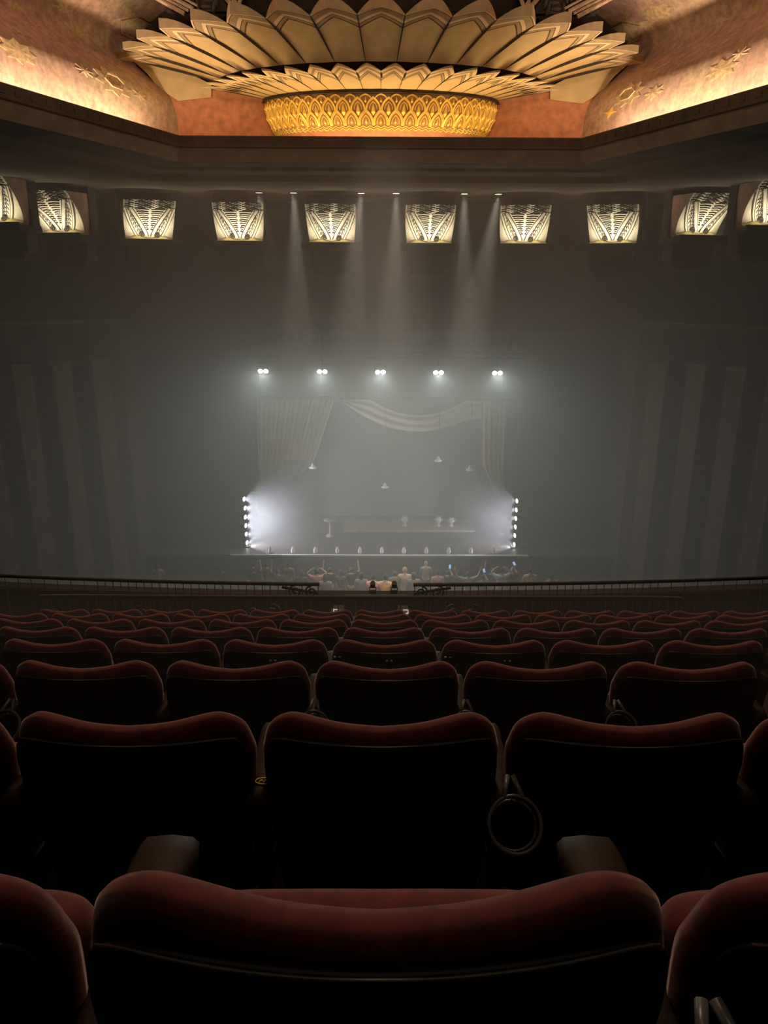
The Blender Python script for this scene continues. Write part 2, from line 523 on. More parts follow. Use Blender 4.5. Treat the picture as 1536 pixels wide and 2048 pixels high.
ZF, YF = -4.295, 10.22
def far_y(x): return YF + .0095*x*x
def front_rail(name, label, x0, x1, curl, sgn):
    t = thing(name, label, 'railing', (0, 0, ZF - 1.02))
    mb = MB(); n = 24
    rail_top(mb, [(x0+(x1-x0)*i/n, far_y(x0+(x1-x0)*i/n), 1.0) for i in range(n+1)], .048, .042)
    mb.build('handrail', M['bronze'], t)
    mb = MB()
    rail_top(mb, [(x0+(x1-x0)*i/n, far_y(x0+(x1-x0)*i/n), .07) for i in range(n+1)], .04, .04)
    mb.build('bottom_rail', M['iron'], t)
    x = curl
    while x0 - .01 <= x <= x1 + .01:
        part('baluster', bal_me, t, (x, far_y(x), .10)).scale = (1, 1, 1.04)
        x += -sgn * (.115 if abs(x) < 4.0 else .20)
    for d, r in ((.10, .09), (.33, .10)):
        cx = curl - sgn*d
        mb = MB(); mb.tube(scroll_pts((cx, far_y(cx), .88), r, 1.7, sgn, pi/2), .013, 8); mb.build('scroll_ornament', M['iron'], t, smooth=True)
    mb = MB()
    cx = curl - sgn*.02
    mb.tube([(cx - sgn*.5, far_y(cx), .95), (cx - sgn*.2, far_y(cx), .90), (cx, far_y(cx), .86), (cx + sgn*.05, far_y(cx), .80)], .02, 8)
    mb.build('scroll_bar', M['iron'], t, smooth=True)
front_rail('balcony_rail', 'bronze balcony front rail left of the central gap, scrolled inner end', -8.5, -.86, -.88, 1)
front_rail('balcony_rail', 'bronze balcony front rail right of the central gap, scrolled inner end', .49, 8.5, .51, -1)

# stair well behind the near rail: door, steps with white nosings
mb = MB(); p0 = at(688, 1195, 9.9); p1 = at(815, 1195, 9.9)
mb.box(((p0.x+p1.x)/2, 9.9, -4.79), (p1.x-p0.x, .05, .91)); mb.box(((p0.x+p1.x)/2, 9.87, -4.80), (.02, .02, .84), 1)
d1 = mb.build('door_1', [M['door'], M['iron']]); tag(d1, kind='structure')
def stair(label, px, sgn):
    b = at(px, 1222, 8.95)
    t = thing('stair_flight', label, 'stairs', (b.x, 8.92, b.z - .1))
    m1 = MB(); m2 = MB()
    for i in range(4):
        m1.box((sgn*i*.035, .02, .045*i), (.13, .12, .05))
        m2.box((sgn*(i*.035) - sgn*.03, -.045, .045*i + .018), (.06, .012, .013))
        m2.box((sgn*(i*.035) - sgn*.062, -.045, .045*i), (.010, .012, .048))
    m1.build('tread', M['tread'], t); m2.build('nosing', M['nosing'], t)
    m3 = MB(); m3.box((0, -.28, .02), (.05, .03, .03)); m3.build('added_step_glow', M['lens_warm'], t)  # glowing box and point light added to brighten the white step edges
    light('added_step_fill', 'POINT', (0, -.22, .09), .9, (1.0, .95, .82), t, shadow_soft_size=.03)
stair('small stair with white step edges left of the dark doorway behind the rail', 662, 1)
stair('small stair with white step edges right of the dark doorway behind the rail', 823, -1)

# ================================================================== SHELL OF THE AUDITORIUM
YL, XL, KL = 22.0, 5.23, .31      # cornice lip: straight part at YL, sides splaying towards the camera
ZT = 3.30
def lip_pt(d, side, Y):           # a point of the lip path moved d outwards
    return None
def lip_path(d):
    """plan polyline of the lip offset outwards by d (away from the opening)"""
    e = d * (sqrt(1 + KL*KL) - KL)   # corner shift for the back edge / side edge mitre
    xc = XL + e
    y0 = 6.0
    k = sqrt(1 + KL*KL)
    xf = XL + KL*(YL - y0) + d*k
    # intersection of side line (offset d) with back line Y = YL + d
    xi = XL + KL*(YL - (YL + d)) + d*k
    return [(-xf, y0), (-xi, YL + d), (xi, YL + d), (xf, y0)]
def sweep(mb, prof, mis):
    for (d0, z0), (d1, z1), mi in zip(prof[:-1], prof[1:], mis):
        a, b = lip_path(d0), lip_path(d1)
        for i in range(3):
            mb.face([(*a[i], z0), (*a[i+1], z0), (*b[i+1], z1), (*b[i], z1)], mi)
mb = MB()
sweep(mb, [(.55, 3.0), (.14, 3.0), (.14, 3.27), (.11, ZT), (.02, ZT), (0, 3.27), (0, 3.03), (.05, 3.0), (.02, 2.96), (.22, 2.70), (.30, 2.68), (1.0, 2.66), (1.05, 2.58), (1.9, 2.56), (2.0, 2.40), (9.0, 2.40)],
      [0, 2, 2, 2, 2, 2, 2, 0, 1, 0, 0, 0, 0, 0, 0])
# dentil course on the top band
pth = lip_path(0)
for i in range(3):
    a, b = Vector((*pth[i], 0)), Vector((*pth[i+1], 0)); L = (b-a).length; t = (b-a)/L
    nrm = Vector((t.y, -t.x, 0)); N = int(L/.42)
    rot = Matrix.Rotation(atan2(t.y, t.x), 3, 'Z')
    for k in range(N):
        p = a + t*(k+.5)*L/N + nrm*.0
        mb.box((p.x, p.y, 3.16), (.16, .03, .10), 2, rot)
tag(mb.build('trim_1', [M['plaster'], M['plaster_l'], M['plaster_m']]), kind='structure')

# back wall of the cove, side vaults, ceiling
YW = 24.0
XW = 5.70
VT = [(2.8,0),(3.4,.01),(4.1,.05),(4.6,.22),(5.1,.80),(5.5,1.18),(5.9,1.16),(6.3,.70),(6.8,-.05),(7.4,-1.2),(8.6,-3.6)]
def voff(z):
    for k in range(len(VT)-1):
        if z <= VT[k+1][0] or k == len(VT)-2:
            z0, v0 = VT[k]; z1, v1 = VT[k+1]
            m0 = (VT[k+1][1]-VT[k-1][1])/(VT[k+1][0]-VT[k-1][0]) if k else 0
            m1 = (VT[k+2][1]-VT[k][1])/(VT[k+2][0]-VT[k][0]) if k+2 < len(VT) else (v1-v0)/(z1-z0)
            t = (z-z0)/(z1-z0); h = z1-z0
            return (2*t**3-3*t*t+1)*v0 + (t**3-2*t*t+t)*h*m0 + (-2*t**3+3*t*t)*v1 + (t**3-t*t)*h*m1

def vault_pt(sgn, Y, z): return (sgn*(XW + .30*(YW - Y) + voff(z)), Y, z)
for sgn, nm in ((-1, 'ceiling_vault_left'), (1, 'ceiling_vault_right')):
    mb = MB()
    mb.grid(lambda a, b: vault_pt(sgn, 8 + (YW+.4-8)*a, 2.95 + 5.3*b), 24, 53)
    v = mb.build(nm, M['vault'], smooth=True); tag(v, kind='structure')
    M[nm] = v
mb = MB()
mb.face([(-9, YW, 2.9), (9, YW, 2.9), (9, YW, 4.75), (-9, YW, 4.75)], 0)
mb.face([(-9, YW, 4.75), (9, YW, 4.75), (9, YW, 8.0), (-9, YW, 8.0)], 1)
tag(mb.build('wall_cove_back', [M['terra'], M['plaster_d']]), kind='structure')
mb = MB(); mb.box((0, 18.8, 8.1), (26, 11.5, .2))
tag(mb.build('ceiling', M['plaster']), kind='structure')

# star reliefs on the vaults (parts of the vault)
def star(parent, sgn, px, py, r_px, npt, m, inner=.45, ring=False):
    # intersect the pixel ray with the vault
    lo = None
    best = None
    Y = 14.0
    while Y < 24.0:
        p = at(px, py, Y)
        q = vault_pt(sgn, Y, p.z)
        d = sgn*(p.x - q[0])
        if d > 0: best = Vector(q); break
        Y += .02
    if best is None: return
    Yb, zb = best.y, best.z
    e1 = (Vector(vault_pt(sgn, Yb + .05, zb)) - best).normalized()
    e2 = (Vector(vault_pt(sgn, Yb, zb + .05)) - best).normalized()
    nrm = e1.cross(e2).normalized()
    if nrm.dot(-best) < 0: nrm = -nrm
    r = r_px / F * best.length * .95
    st = 1.0 / max(.35, abs(e1.dot(Vector((1,0,0)))))   # wall is seen at a slant
    mb = MB()
    ctr = best + nrm*.022
    pts = []
    a0 = random.uniform(0, 1)
    for k in range(2*npt):
        a = a0 + pi*k/npt
        rr = r if k % 2 == 0 else r*inner
        pts.append(best + (e1*cos(a)*st*.8 + e2*sin(a))*rr + nrm*.008)
    for k in range(2*npt):
        mb.face([ctr, pts[k], pts[(k+1) % (2*npt)]])
        k2 = (k+1) % (2*npt)
        mb.face([pts[k], pts[k] - nrm*.03, pts[k2] - nrm*.03, pts[k2]])
    if ring:
        mb.tube([best + (e1*cos(a)*st*.8 + e2*sin(a))*r*.52 + nrm*.05 for a in [2*pi*k/6 for k in range(6)]], .02, 5, close=True)
    o = mb.build('star', m, parent)
VLft, VRgt = M['ceiling_vault_left'], M['ceiling_vault_right']
for (px, py, r, n, mm, inn, rg) in ((272,62,42,6,'star_gold',.52,True),(125,25,13,8,'star_pale',.4,False),(152,66,18,8,'star_gold',.6,False),
        (166,147,11,8,'star_pale',.4,False),(224,170,24,9,'star_gold',.7,True),(278,196,10,6,'star_gold',.5,False),(102,64,10,8,'star_gold',.5,False),
        (42,75,9,8,'star_gold',.5,False),(34,110,20,8,'star_gold',.7,False),(28,22,12,8,'star_gold',.6,False)):
    star(VLft, -1, px, py, r, n, M[mm], inn, rg)
for (px, py, r, n, mm, inn, rg) in ((1245,62,42,6,'star_gold',.52,True),(1437,38,13,8,'star_pale',.4,False),(1322,127,12,8,'star_pale',.4,False),
        (1255,184,20,9,'star_gold',.7,True),(1306,180,13,8,'star_gold',.6,False),(1219,220,10,4,'tracery',.4,False),(1442,132,18,8,'star_gold',.65,False),
        (1312,20,18,8,'star_gold',.7,False),(1500,20,12,8,'star_gold',.6,False),(1480,100,10,8,'star_pale',.45,False)):
    star(VRgt, 1, px, py, r, n, M[mm], inn, rg)

# ================================================================== SUNBURST CANOPY
fan = thing('sunburst_canopy', 'gilded plaster sunburst canopy of chevron-striped petals above the cove', 'ceiling ornament', (0, YW, 4.4))
O = Vector((0, YW, 4.4))
def ell(a, b, t, z): return Vector((a*sin(t), YW - b*cos(t), z))
def petal(t0, t1, A0, A1, keel, c, bands, fh, name='petal'):
    """A0/A1 = (a,b,h) of inner and outer rim. the outer edge is a chevron that peaks on the keel"""
    tc, hw = (t0+t1)/2, (t1-t0)/2*.988
    def S(s, q):
        a = A0[0] + (A1[0]-A0[0])*s; b = A0[1] + (A1[1]-A0[1])*s
        h = A0[2] + (A1[2]-A0[2])*(1 - max(0, 1-s)**1.7)
        h -= (.36 if A1[0] > 6 else .04)*max(0, s)*abs(sin(tc + q*hw))**5
        p = ell(a, b, tc + q*hw, h)
        p.z -= keel*(1-abs(q))*(.35+.65*s)
        return p - O
    mb = MB()
    def edge(off, q): return 1 - off - c*abs(q)
    # body
    lines = [0] + [x[0] for x in bands]
    prev = None
    offs = [0.0]
    mis = []
    for (w, mi) in bands:
        offs.append(offs[-1] + w); mis.append(mi)
    Q = [-1, -.75, -.5, -.25, 0, .25, .5, .75, 1]
    NQ = 8
    for k, mi in enumerate(mis):
        for j in range(8):
            q0, q1 = Q[j], Q[j+1]
            mb.face([S(edge(offs[k], q0), q0), S(edge(offs[k], q1), q1), S(edge(offs[k+1], q1), q1), S(edge(offs[k+1], q0), q0)], mi)
    n = 6
    for i in range(n):
        for j in range(8):
            q0, q1 = Q[j], Q[j+1]
            def Sx(i, q): return S(edge(offs[-1], q)*i/n, q)
            mb.face([Sx(i, q0), Sx(i, q1), Sx(i+1, q1), Sx(i+1, q0)], 0)
    # turned-up tip
    for j in range(8):
        q0, q1 = Q[j], Q[j+1]
        a, b = S(edge(0, q0), q0), S(edge(0, q1), q1)
        def up(q): return Vector((0, 0, fh*(1 - .45*abs(sin(tc))**4)*max(.04, 1 - abs(q)**1.7)))
        a2 = a*1.0 + up(q0); b2 = b*1.0 + up(q1)
        mb.face([a, b, b2, a2], 4)
        # back of the tip and roof, closing the petal
        ia, ib = S(.15, q0) + Vector((0,0,fh*.5)), S(.15, q1) + Vector((0,0,fh*.5))
        mb.face([a2, b2, ib, ia], 5)
    for q in (-1, 1):
        a = S(edge(0, q), q); i_ = S(.0, q)
        mb.face([a, a + Vector((0,0,fh*.04)), S(.15, q) + Vector((0,0,fh*.5)), i_], 5)
    return mb.build(name, [M['gold'], M['gold_l'], M['gold_m'], M['gold_d'], M['fascia'], M['fan_back']], fan)
st = R(9.7)
OUT0, OUT1 = (4.55, 2.65, 4.88), (7.15, 4.20, 5.62)
for k in range(-8, 9):
    o = petal(k*st - st/2, k*st + st/2, OUT0, OUT1, .02, .23, [(.022,1),(.012,3),(.10,2),(.055,1),(.012,3),(.05,2),(.022,3)], .26)
st2 = R(8.1)
IN0, IN1 = (3.22, 1.50, 4.47), (5.0, 3.05, 4.72)
for k in range(-10, 10):
    petal(k*st2, k*st2 + st2, IN0, IN1, .01, .30, [(.10,1),(.08,2),(.10,1),(.02,3),(.06,2),(.022,3)], .05)
# dark shell behind the petals and plain scalloped base against the wall
mb = MB()
mb.grid(lambda a, b: ell(4.4+1.9*b, 2.5+1.0*b, (a-.5)*R(168), 5.05 + .72*b) - O, 40, 4)
mb.grid(lambda a, b: ell(3.2+1.3*b, 1.45+1.0*b, (a-.5)*R(168), 4.56 + .22*b) - O, 40, 4)
mb.build('backing', M['fan_back'], fan, smooth=True)
mb = MB()
for s in (-1, 1):
    out = [(s*p.x, p.z) for p in (at(x, y, 23.8) for (x, y) in ((418,196),(352,204),(330,190),(304,168),(288,148),(272,134),(246,112),(300,112),(418,170)))]
    out = [(x, z - 4.4) for (x, z) in out]
    mb = MB(); mb.prism(out, -.08, -.02); mb.build('base_scallop', M['gold'], fan)

# ------------------------------------------------------------------ lit bowl below it
bowl = thing('ornamental_bowl', 'glowing gilded half bowl with lotus arch tracery under the sunburst', 'ceiling ornament', (0, YW - .06, 3.0))
BO = Vector((0, YW, 3.0))
def bowl_pt(t, h, off=0.0):
    k = .80 + .20*sin(min(1, max(0, h))*pi/2)
    a, b = (3.22 + off)*k, (1.44 + off)*k
    return Vector((a*sin(t), -b*cos(t), .05 + 1.36*h))
mb = MB(); mb.grid(lambda a, b: bowl_pt((a-.5)*pi, b), 64, 14, mif=lambda a, b: 1 if b < 5 else 0)
mb.build('bowl_wall', [M['bowl'], M['terra']], bowl, smooth=True)
mb = MB(); mb.grid(lambda a, b: bowl_pt((a-.5)*pi, 1.0, .10*b) + Vector((0,0,.03*(1-b))), 64, 1)
mb.tube([bowl_pt((k/64-.5)*pi, 1.02, .05) for k in range(65)], .035, 6)
mb.build('rim', M['plaster_d'], bowl, smooth=True)
def ribbon(mb, pts, w, hgt, fn, mi=0):
    """raised flat ribbon along (t,h) polyline on a surface fn(t,h,off)"""
    P3 = [fn(*p, hgt) for p in pts]
    n = len(pts)
    for k in range(n-1):
        a, b = P3[k], P3[k+1]
        d = (b-a)
        if d.length < 1e-6: continue
        d.normalize()
        base = fn(*pts[k], 0.0)
        nr = (a-base).normalized() if (a-base).length > 1e-6 else Vector((0,-1,0))
        s = d.cross(nr).normalized()*w/2
        e = d*w*.25
        lift = nr*hgt
        mb.face([a-s-e, a+s-e, b+s+e, b-s+e], mi)
        mb.face([a-s-e, a-s-e-lift, b-s+e-lift, b-s+e], mi)
        mb.face([a+s-e, a+s-e-lift, b+s+e-lift, b+s+e], mi)
mb = MB()
NA = 24
wa = R(176)/NA
def ogive(tc, hb, w, hgt):
    L = [(tc - w/2 + (w/2)*(f**2.0), hb + hgt*f**.8) for f in [i/8 for i in range(9)]]
    return L, [(2*tc - t, h) for (t, h) in L]
for k in range(NA):
    tc = (k + .5 - NA/2)*wa
    to = tc + wa/2
    for side in ogive(tc, .69, wa*.90, .23): ribbon(mb, side, .045, .035, bowl_pt)
    for side in ogive(tc, .72, wa*.50, .13): ribbon(mb, side, .016, .02, bowl_pt)
    if k < NA-1:
        for side in ogive(to, .45, wa*.94, .25): ribbon(mb, side, .06, .04, bowl_pt)
        for side in ogive(to, .47, wa*.52, .15): ribbon(mb, side, .02, .02, bowl_pt)
        for side in ogive(to, .90, wa*.7, .08): ribbon(mb, side, .03, .025, bowl_pt)
    for hz in (.365, .405):
        ribbon(mb, [(tc - wa/2, hz), (tc - wa/4, hz+.035), (tc, hz), (tc + wa/4, hz+.035), (tc + wa/2, hz)], .024, .02, bowl_pt)
mb.build('arch_tracery', M['tracery'], bowl)
mb = MB()
for k in range(NA):
    tc = (k + .5 - NA/2)*wa
    for (tt, hb, hh, w) in ((tc, .60, .22, .055), (tc + wa/2, .46, .12, .03), (tc + wa/2, .82, .12, .03)):
        if k == NA-1 and tt > tc: continue
        c = [bowl_pt(tt - w/2.6, hb + hh*.3, .01), bowl_pt(tt, hb, .01), bowl_pt(tt + w/2.6, hb + hh*.3, .01), bowl_pt(tt, hb + hh, .01)]
        top = bowl_pt(tt, hb + hh*.35, .085)
        for i in range(4): mb.face([c[i], c[(i+1) % 4], top])
mb.build('spear_finial', M['tracery'], bowl)

# carved brackets at the very top, either side
for sgn, lab in ((-1, 'carved plaster bracket of ribs and leaves on ceiling left of the sunburst'), (1, 'carved plaster bracket of ribs and leaves on ceiling right of the sunburst')):
    Yb = 21.6
    def A(px, py, dY=0):
        p = at(px, py, Yb + dY); p.x *= -sgn if False else 1
        if sgn > 0: p.x = -p.x
        return p
    base = A(380, -40)
    t = thing('ceiling_bracket', lab, 'ceiling ornament', base)
    mb = MB()
    for (x0, y0, x1, y1, r) in ((262,-25,366,32,.055),(278,-25,374,26,.035),(294,-25,384,22,.05),(318,-25,392,16,.03),
                                (428,-25,474,30,.06),(442,-25,470,8,.03),(468,-25,462,10,.04),(486,-25,470,26,.05)):
        mb.tube([A(x0, y0) - base, A(x1, y1) - base], r, 6)
    mb.build('rib', M['star_pale'], t)
    mb = MB()
    for i in range(14):
        x = 340 + (i*37) % 95; y = -8 + (i*23) % 34
        if y > (x-280)*.33: y *= .5
        mb.sphere(A(x, y, .08) - base, (.16, .07, .05), 8, 6, rot=Matrix.Rotation(.7*((i % 5)-2), 3, 'Y'))
    mb.build('leaf_carving', M['fret'], t, smooth=True)
    mb = MB(); mb.box(Vector((0,.35,.25)), (3.0, .25, .5)); mb.box(A(390, 8, .22) - base, (1.5, .2, .45)); mb.build('back_plate', M['plaster_d'], t)

# ================================================================== LIT CAPITALS UNDER THE SOFFIT
CW, CH = .90, 1.22
def cap_pt(u, v, off=0.0):
    w = .74 + .08*v + .03*sin(v*pi)
    d = .30 + 1.0*max(0, v)**1.7
    y = -d*(1 - .20*u*u) - off
    return Vector((u*w, y, CH*v))
mb = MB()
mb.grid(lambda a, b: cap_pt(2*a-1, b), 16, 16, 0)
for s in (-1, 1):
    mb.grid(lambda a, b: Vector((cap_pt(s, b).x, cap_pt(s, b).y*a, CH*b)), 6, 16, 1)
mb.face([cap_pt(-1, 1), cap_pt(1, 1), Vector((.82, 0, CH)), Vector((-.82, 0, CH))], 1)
mb.face([cap_pt(-1, 0), cap_pt(1, 0), Vector((.74, 0, 0)), Vector((-.74, 0, 0))], 1)
cap_body_me = mb.data('capital_body', [M['cream'], M['cap_side']], False)
# raised ribs (cream); dark strips paint the shade in the relief
rib_data = []; mbg = MB()
for s in (-1, 1):
    A_ = [(s*(.10 + .62*f**1.25), .13 + .68*f) for f in [i/12 for i in range(13)]]
    B_ = [(s*(.50 + .46*f**.8), .10 + .70*f) for f in [i/12 for i in range(13)]]
    for pl_, wd_ in (([(u, v) for (u, v) in A_], .045), ([(u + s*.055, v) for (u, v) in A_], .045), (B_, .05)):
        mbr = MB(); ribbon(mbr, pl_, wd_, .035, cap_pt); rib_data.append(mbr.data('leaf_rib', M['cream']))
    ribbon(mbg, [(u - s*.05, v) for (u, v) in A_], .035, .012, cap_pt)
    ribbon(mbg, [(u + s*.115, v) for (u, v) in A_], .022, .012, cap_pt)
    ribbon(mbg, [(u - s*.06, v) for (u, v) in B_], .022, .012, cap_pt)
    ribbon(mbg, [(u + s*.05, v) for (u, v) in B_ if abs(u) < .93], .02, .012, cap_pt)
    # scales inside each lobe
    for r in range(8):
        f = .05 + r*.115
        i0 = min(12, int(f*12)); ua = A_[i0][0] + s*.14; ub = B_[i0][0] - s*.07
        v0 = .12 + f*.74
        nsc = 3 if r < 6 else 2
        if s*(ub-ua) < .06: continue
        for q in range(nsc):
            c0 = ua + (ub-ua)*(q + (.5 if r % 2 else .3))/nsc
            w = (ub-ua)/nsc*.5
            ribbon(mbg, [(c0 - w, v0), (c0 - w*.8, v0 + .045), (c0, v0 + .07), (c0 + w*.8, v0 + .045), (c0 + w, v0)], .022, .012, cap_pt)
# centre wedge: horizontal bars, denser to the top
for r in range(13):
    v = .20 + r*.048
    half = .10 + .62*max(0, (v-.13)/.72)**1.25 - .09
    if half < .03: continue
    gap = .05 + .03*(r % 2)
    for s in (-1, 1):
        if half > gap + .02:
            ribbon(mbg, [(s*gap, v), (s*(gap+half)/2, v + .012), (s*half, v + .004)], .034 + .01*(r % 3), .012, cap_pt)
for r in range(9):
    v = .80 + r*.024
    for q in range(7):
        u0 = -.95 + q*.26 + .13*(r % 2) + .05*((r*3+q*2) % 3)
        ribbon(mbg, [(u0, v), (u0 + .10, v + .012), (u0 + .19, v - .004)], (.014 + .012*((q+r) % 3)), .016, cap_pt)
cap_shade_me = mbg.data('leaf_shade_line', M['shade_dark'])
mb = MB()   # gilt foot with a soft scalloped top
def foot(a, b):
    u = 2*a - 1
    hz = .16 - .05*cos(u*pi*2.0)
    ang = b*pi
    p = cap_pt(u, .0)
    return Vector((u*.78, p.y - .10*sin(ang) - .02, hz*(.5 - .5*cos(ang)) - .02))
mb.grid(foot, 20, 8)
cap_foot_me = mb.data('gilt_foot', M['cap_gold'], True)
mb = MB()
for s in (-1, 1):
    mb.tube(scroll_pts((s*.25, -.42, .19), .085, 1.3, s, pi), .022, 6)
cap_eye_me = mb.data('scroll_eye', M['shade_dark'], True)
mb = MB()   # dark pier and ledge that carry it
mb.box((0, .18, CH/2 + .2), (1.7, .36, CH + .5))
mb.box((0, -.30, -.10), (2.0, 1.0, .16)); mb.box((0, -.82, -.02), (2.0, .05, .14))
mb.box((0, .05, -.45), (1.5, .5, .60)); mb.box((0, .0, -.70), (1.2, .4, .5))
cap_pier_me = mb.data('pier', M['plaster_d'])

def pxp(px, py, Y): return at(px, py, Y)
caps = []
for i, (px, py, Y, rz) in enumerate(((14, 458, 24.2, -12), (138, 477, 26.0, -16), (296, 487, 27.6, 24), (480, 489, 28, 7), (663, 490, 28, 0),
                                     (855, 490, 28, 0), (1043, 489, 28, -7), (1226, 487, 27.6, -24), (1380, 470, 26.0, 16), (1516, 450, 24.2, 12))):
    caps.append((pxp(px, py, Y), R(rz)))
side_words = ['outermost left', 'second from left', 'third from left', 'fourth from left', 'fifth from left, just left of centre', 'sixth from left, just right of centre',
              'fourth from right', 'third from right', 'second from right', 'outermost right']
for i, (p, rz) in enumerate(caps):
    t = thing('lit_capital', f'floodlit cream leaf capital, {side_words[i]}', 'capital', p, rz, 'floodlit leaf capitals in an arc')
    part('capital_body', cap_body_me, t); [part('leaf_rib', d_, t) for d_ in rib_data]; part('leaf_shade_line', cap_shade_me, t)
    part('gilt_foot', cap_foot_me, t); part('scroll_eye', cap_eye_me, t); part('pier', cap_pier_me, t)
    out = i in (0, 1, 8, 9)
    light('capital_uplight', 'AREA', (0, -.70, .00), 20 if not out else 15, (1.0, .87, .62), t, aim=(0, -.62, 1.0), shape='RECTANGLE', size=1.3, size_y=.10, spread=R(150))

# ================================================================== RECESSED DOWNLIGHTS
dl = ((516, 386, .6, -.2), (585, 386, .2, -.1), (720, 386, -.9, -.6), (790, 385, 0, -.2), (927, 385, .1, -.2), (995, 385, -1.4, -.6))
for i, (px, py, tx, ty) in enumerate(dl):
    p = at(px, py, 27.2); p.z = 2.385
    w = ORD[i]
    t = thing('downlight', f'round recessed soffit downlight with a faint beam, {w} from left of six', 'light', p, 0, 'soffit downlights')
    m1 = MB(); m1.lathe([(.125,.0),(.125,-.012),(.165,-.012),(.17,0),(.17,.02)], n=24); m1.build('trim_ring', M['plaster_d'], t, smooth=True)
    m2 = MB(); m2.lathe([(.0,-.004),(.124,-.004)], n=24); m2.build('lens', M['lens_warm'], t)
    light('downlight_beam', 'SPOT', (0, 0, -.05), 2800, (1.0, .93, .80), t, aim=(tx, ty - .0, -8), spot_size=R(22), spot_blend=.8, shadow_soft_size=.1)

# ================================================================== PROSCENIUM, SIDE WALLS
YP = 30.8
XO, ZO = 10.2, -2.3
mb = MB()
mb.box((0, YP+.3, .1), (24, .6, 4.8))
tag(mb.build('wall_proscenium_header', M['plaster']), kind='structure')
AUD = -13.1
for sgn, nm in ((-1, 'wall_left'), (1, 'wall_right')):
    W0 = Vector((sgn*XO, YP, 0)); W1 = Vector((sgn*19.5, 25.4, 0))
    d = (W1-W0); L = d.length; d.normalize(); nr = Vector((-d.y, d.x, 0))
    if nr.y > 0: nr = -nr
    mb = MB()
    a, b = W0, W1
    mb.face([(a.x,a.y,AUD), (b.x,b.y,AUD), (b.x,b.y,2.5), (a.x,a.y,2.5)], 0)
    mb.face([(a.x,a.y,AUD), (a.x,a.y+2,AUD), (a.x,a.y+2,2.5), (a.x,a.y,2.5)], 0)
    w = mb.build(nm, [M['plaster_d']]); tag(w, kind='structure')
    rot = Matrix.Rotation(atan2(d.y, d.x), 3, 'Z')
    N = 7
    pit = 1.38
    for k in range(N):
        c = W0 + d*(.9 + k*pit)
        zt = -3.45
        m = MB()
        m.box((c + nr*.22 + Vector((0,0,(AUD+zt)/2))), (.62, .44, zt-AUD), 0, rot)
        m.box((c + nr*.26 + Vector((0,0,zt+.04))), (.70, .50, .10), 0, rot)
        m.build('pilaster', M['pilaster'], w)
        m = MB()
        q = c + d*pit/2
        m.box((q + nr*.03 + Vector((0,0,-5.2))), (.70, .05, 7.2), 0, rot)
        m.build('recess_panel', M['panel'], w)
        m = MB()
        for j in range(16):
            z = -2.2 - j*.42
            for s in (-1, 1):
                m.box((q + nr*.07 + d*s*.12 + Vector((0,0,z))), (.16, .05, .05), 0, rot @ Matrix.Rotation(s*.8, 3, 'Y'))
            m.sphere(q + nr*.07 + Vector((0,0,z - .15)), (.06,.04,.06), 6, 4)
        m.build('vine_ornament', M['fret'], w)
        # frieze arch
        m = MB()
        for (wd, ht, r) in ((.56,1.5,.04),(.36,1.1,.03),(.16,.7,.03)):
            for s in (-1, 1):
                pts = [q + nr*.10 + d*(s*wd*(1-f**2.2)) + Vector((0,0,-1.75 + ht*f)) for f in [i/7 for i in range(8)]]
                m.tube(pts, r, 5)
        m.build('frieze_arch', M['fret'], w)
    m = MB()
    mid = (W0+W1)/2
    m.box(mid + nr*.2 + Vector((0,0,-1.95)), (L, .3, .16), 0, rot)
    m.build('frieze_ledge', M['plaster'], w)

mb = MB()
mb.face([(-20, 10.9, AUD), (20, 10.9, AUD), (20, 31.5, AUD), (-20, 31.5, AUD)])
tag(mb.build('floor_orchestra', M['carpet']), kind='structure')

# ================================================================== STAGE
SF = -11.9
mb = MB()
mb.box((0, 36.5, SF - .1), (26, 10.0, .2), 0)
mb.box((0, 31.45, (SF+AUD)/2 - .05), (22, .1, SF-AUD), 1)
mb.box((0, 31.42, SF + .01), (13, .12, .05), 2)
tag(mb.build('floor_stage', [M['stage_floor'], M['black'], M['edge']]), kind='structure')
mb = MB()
mb.box((0, 41.5, -5), (30, .1, 16)); mb.box((-13, 36.5, -5), (.1, 10, 16)); mb.box((13, 36.5, -5), (.1, 10, 16)); mb.box((0, 36.5, 2.8), (27, 10, .1))
tag(mb.build('wall_stage', M['black']), kind='structure')

YD = 36.3
mb = MB(); a, b = at(505, 800, YD+.8), at(1020, 1080, YD+.8)
mb.box(((a.x+b.x)/2, YD+.8, (a.z+SF)/2), (b.x-a.x, .06, a.z-SF))
tag(mb.build('backcloth', M['backcloth']), 'dark painted backcloth hanging behind the parted drapes on stage', 'backdrop')
def pleat(x, amp=.09, per=.42): return amp*sin(2*pi*x/per) + .3*amp*sin(2*pi*x/(per*.37))
def edge_at(tbl, y):
    for (y0, x0), (y1, x1) in zip(tbl[:-1], tbl[1:]):
        if y <= y1: return x0 + (x1-x0)*(y-y0)/(y1-y0)
    return tbl[-1][1]
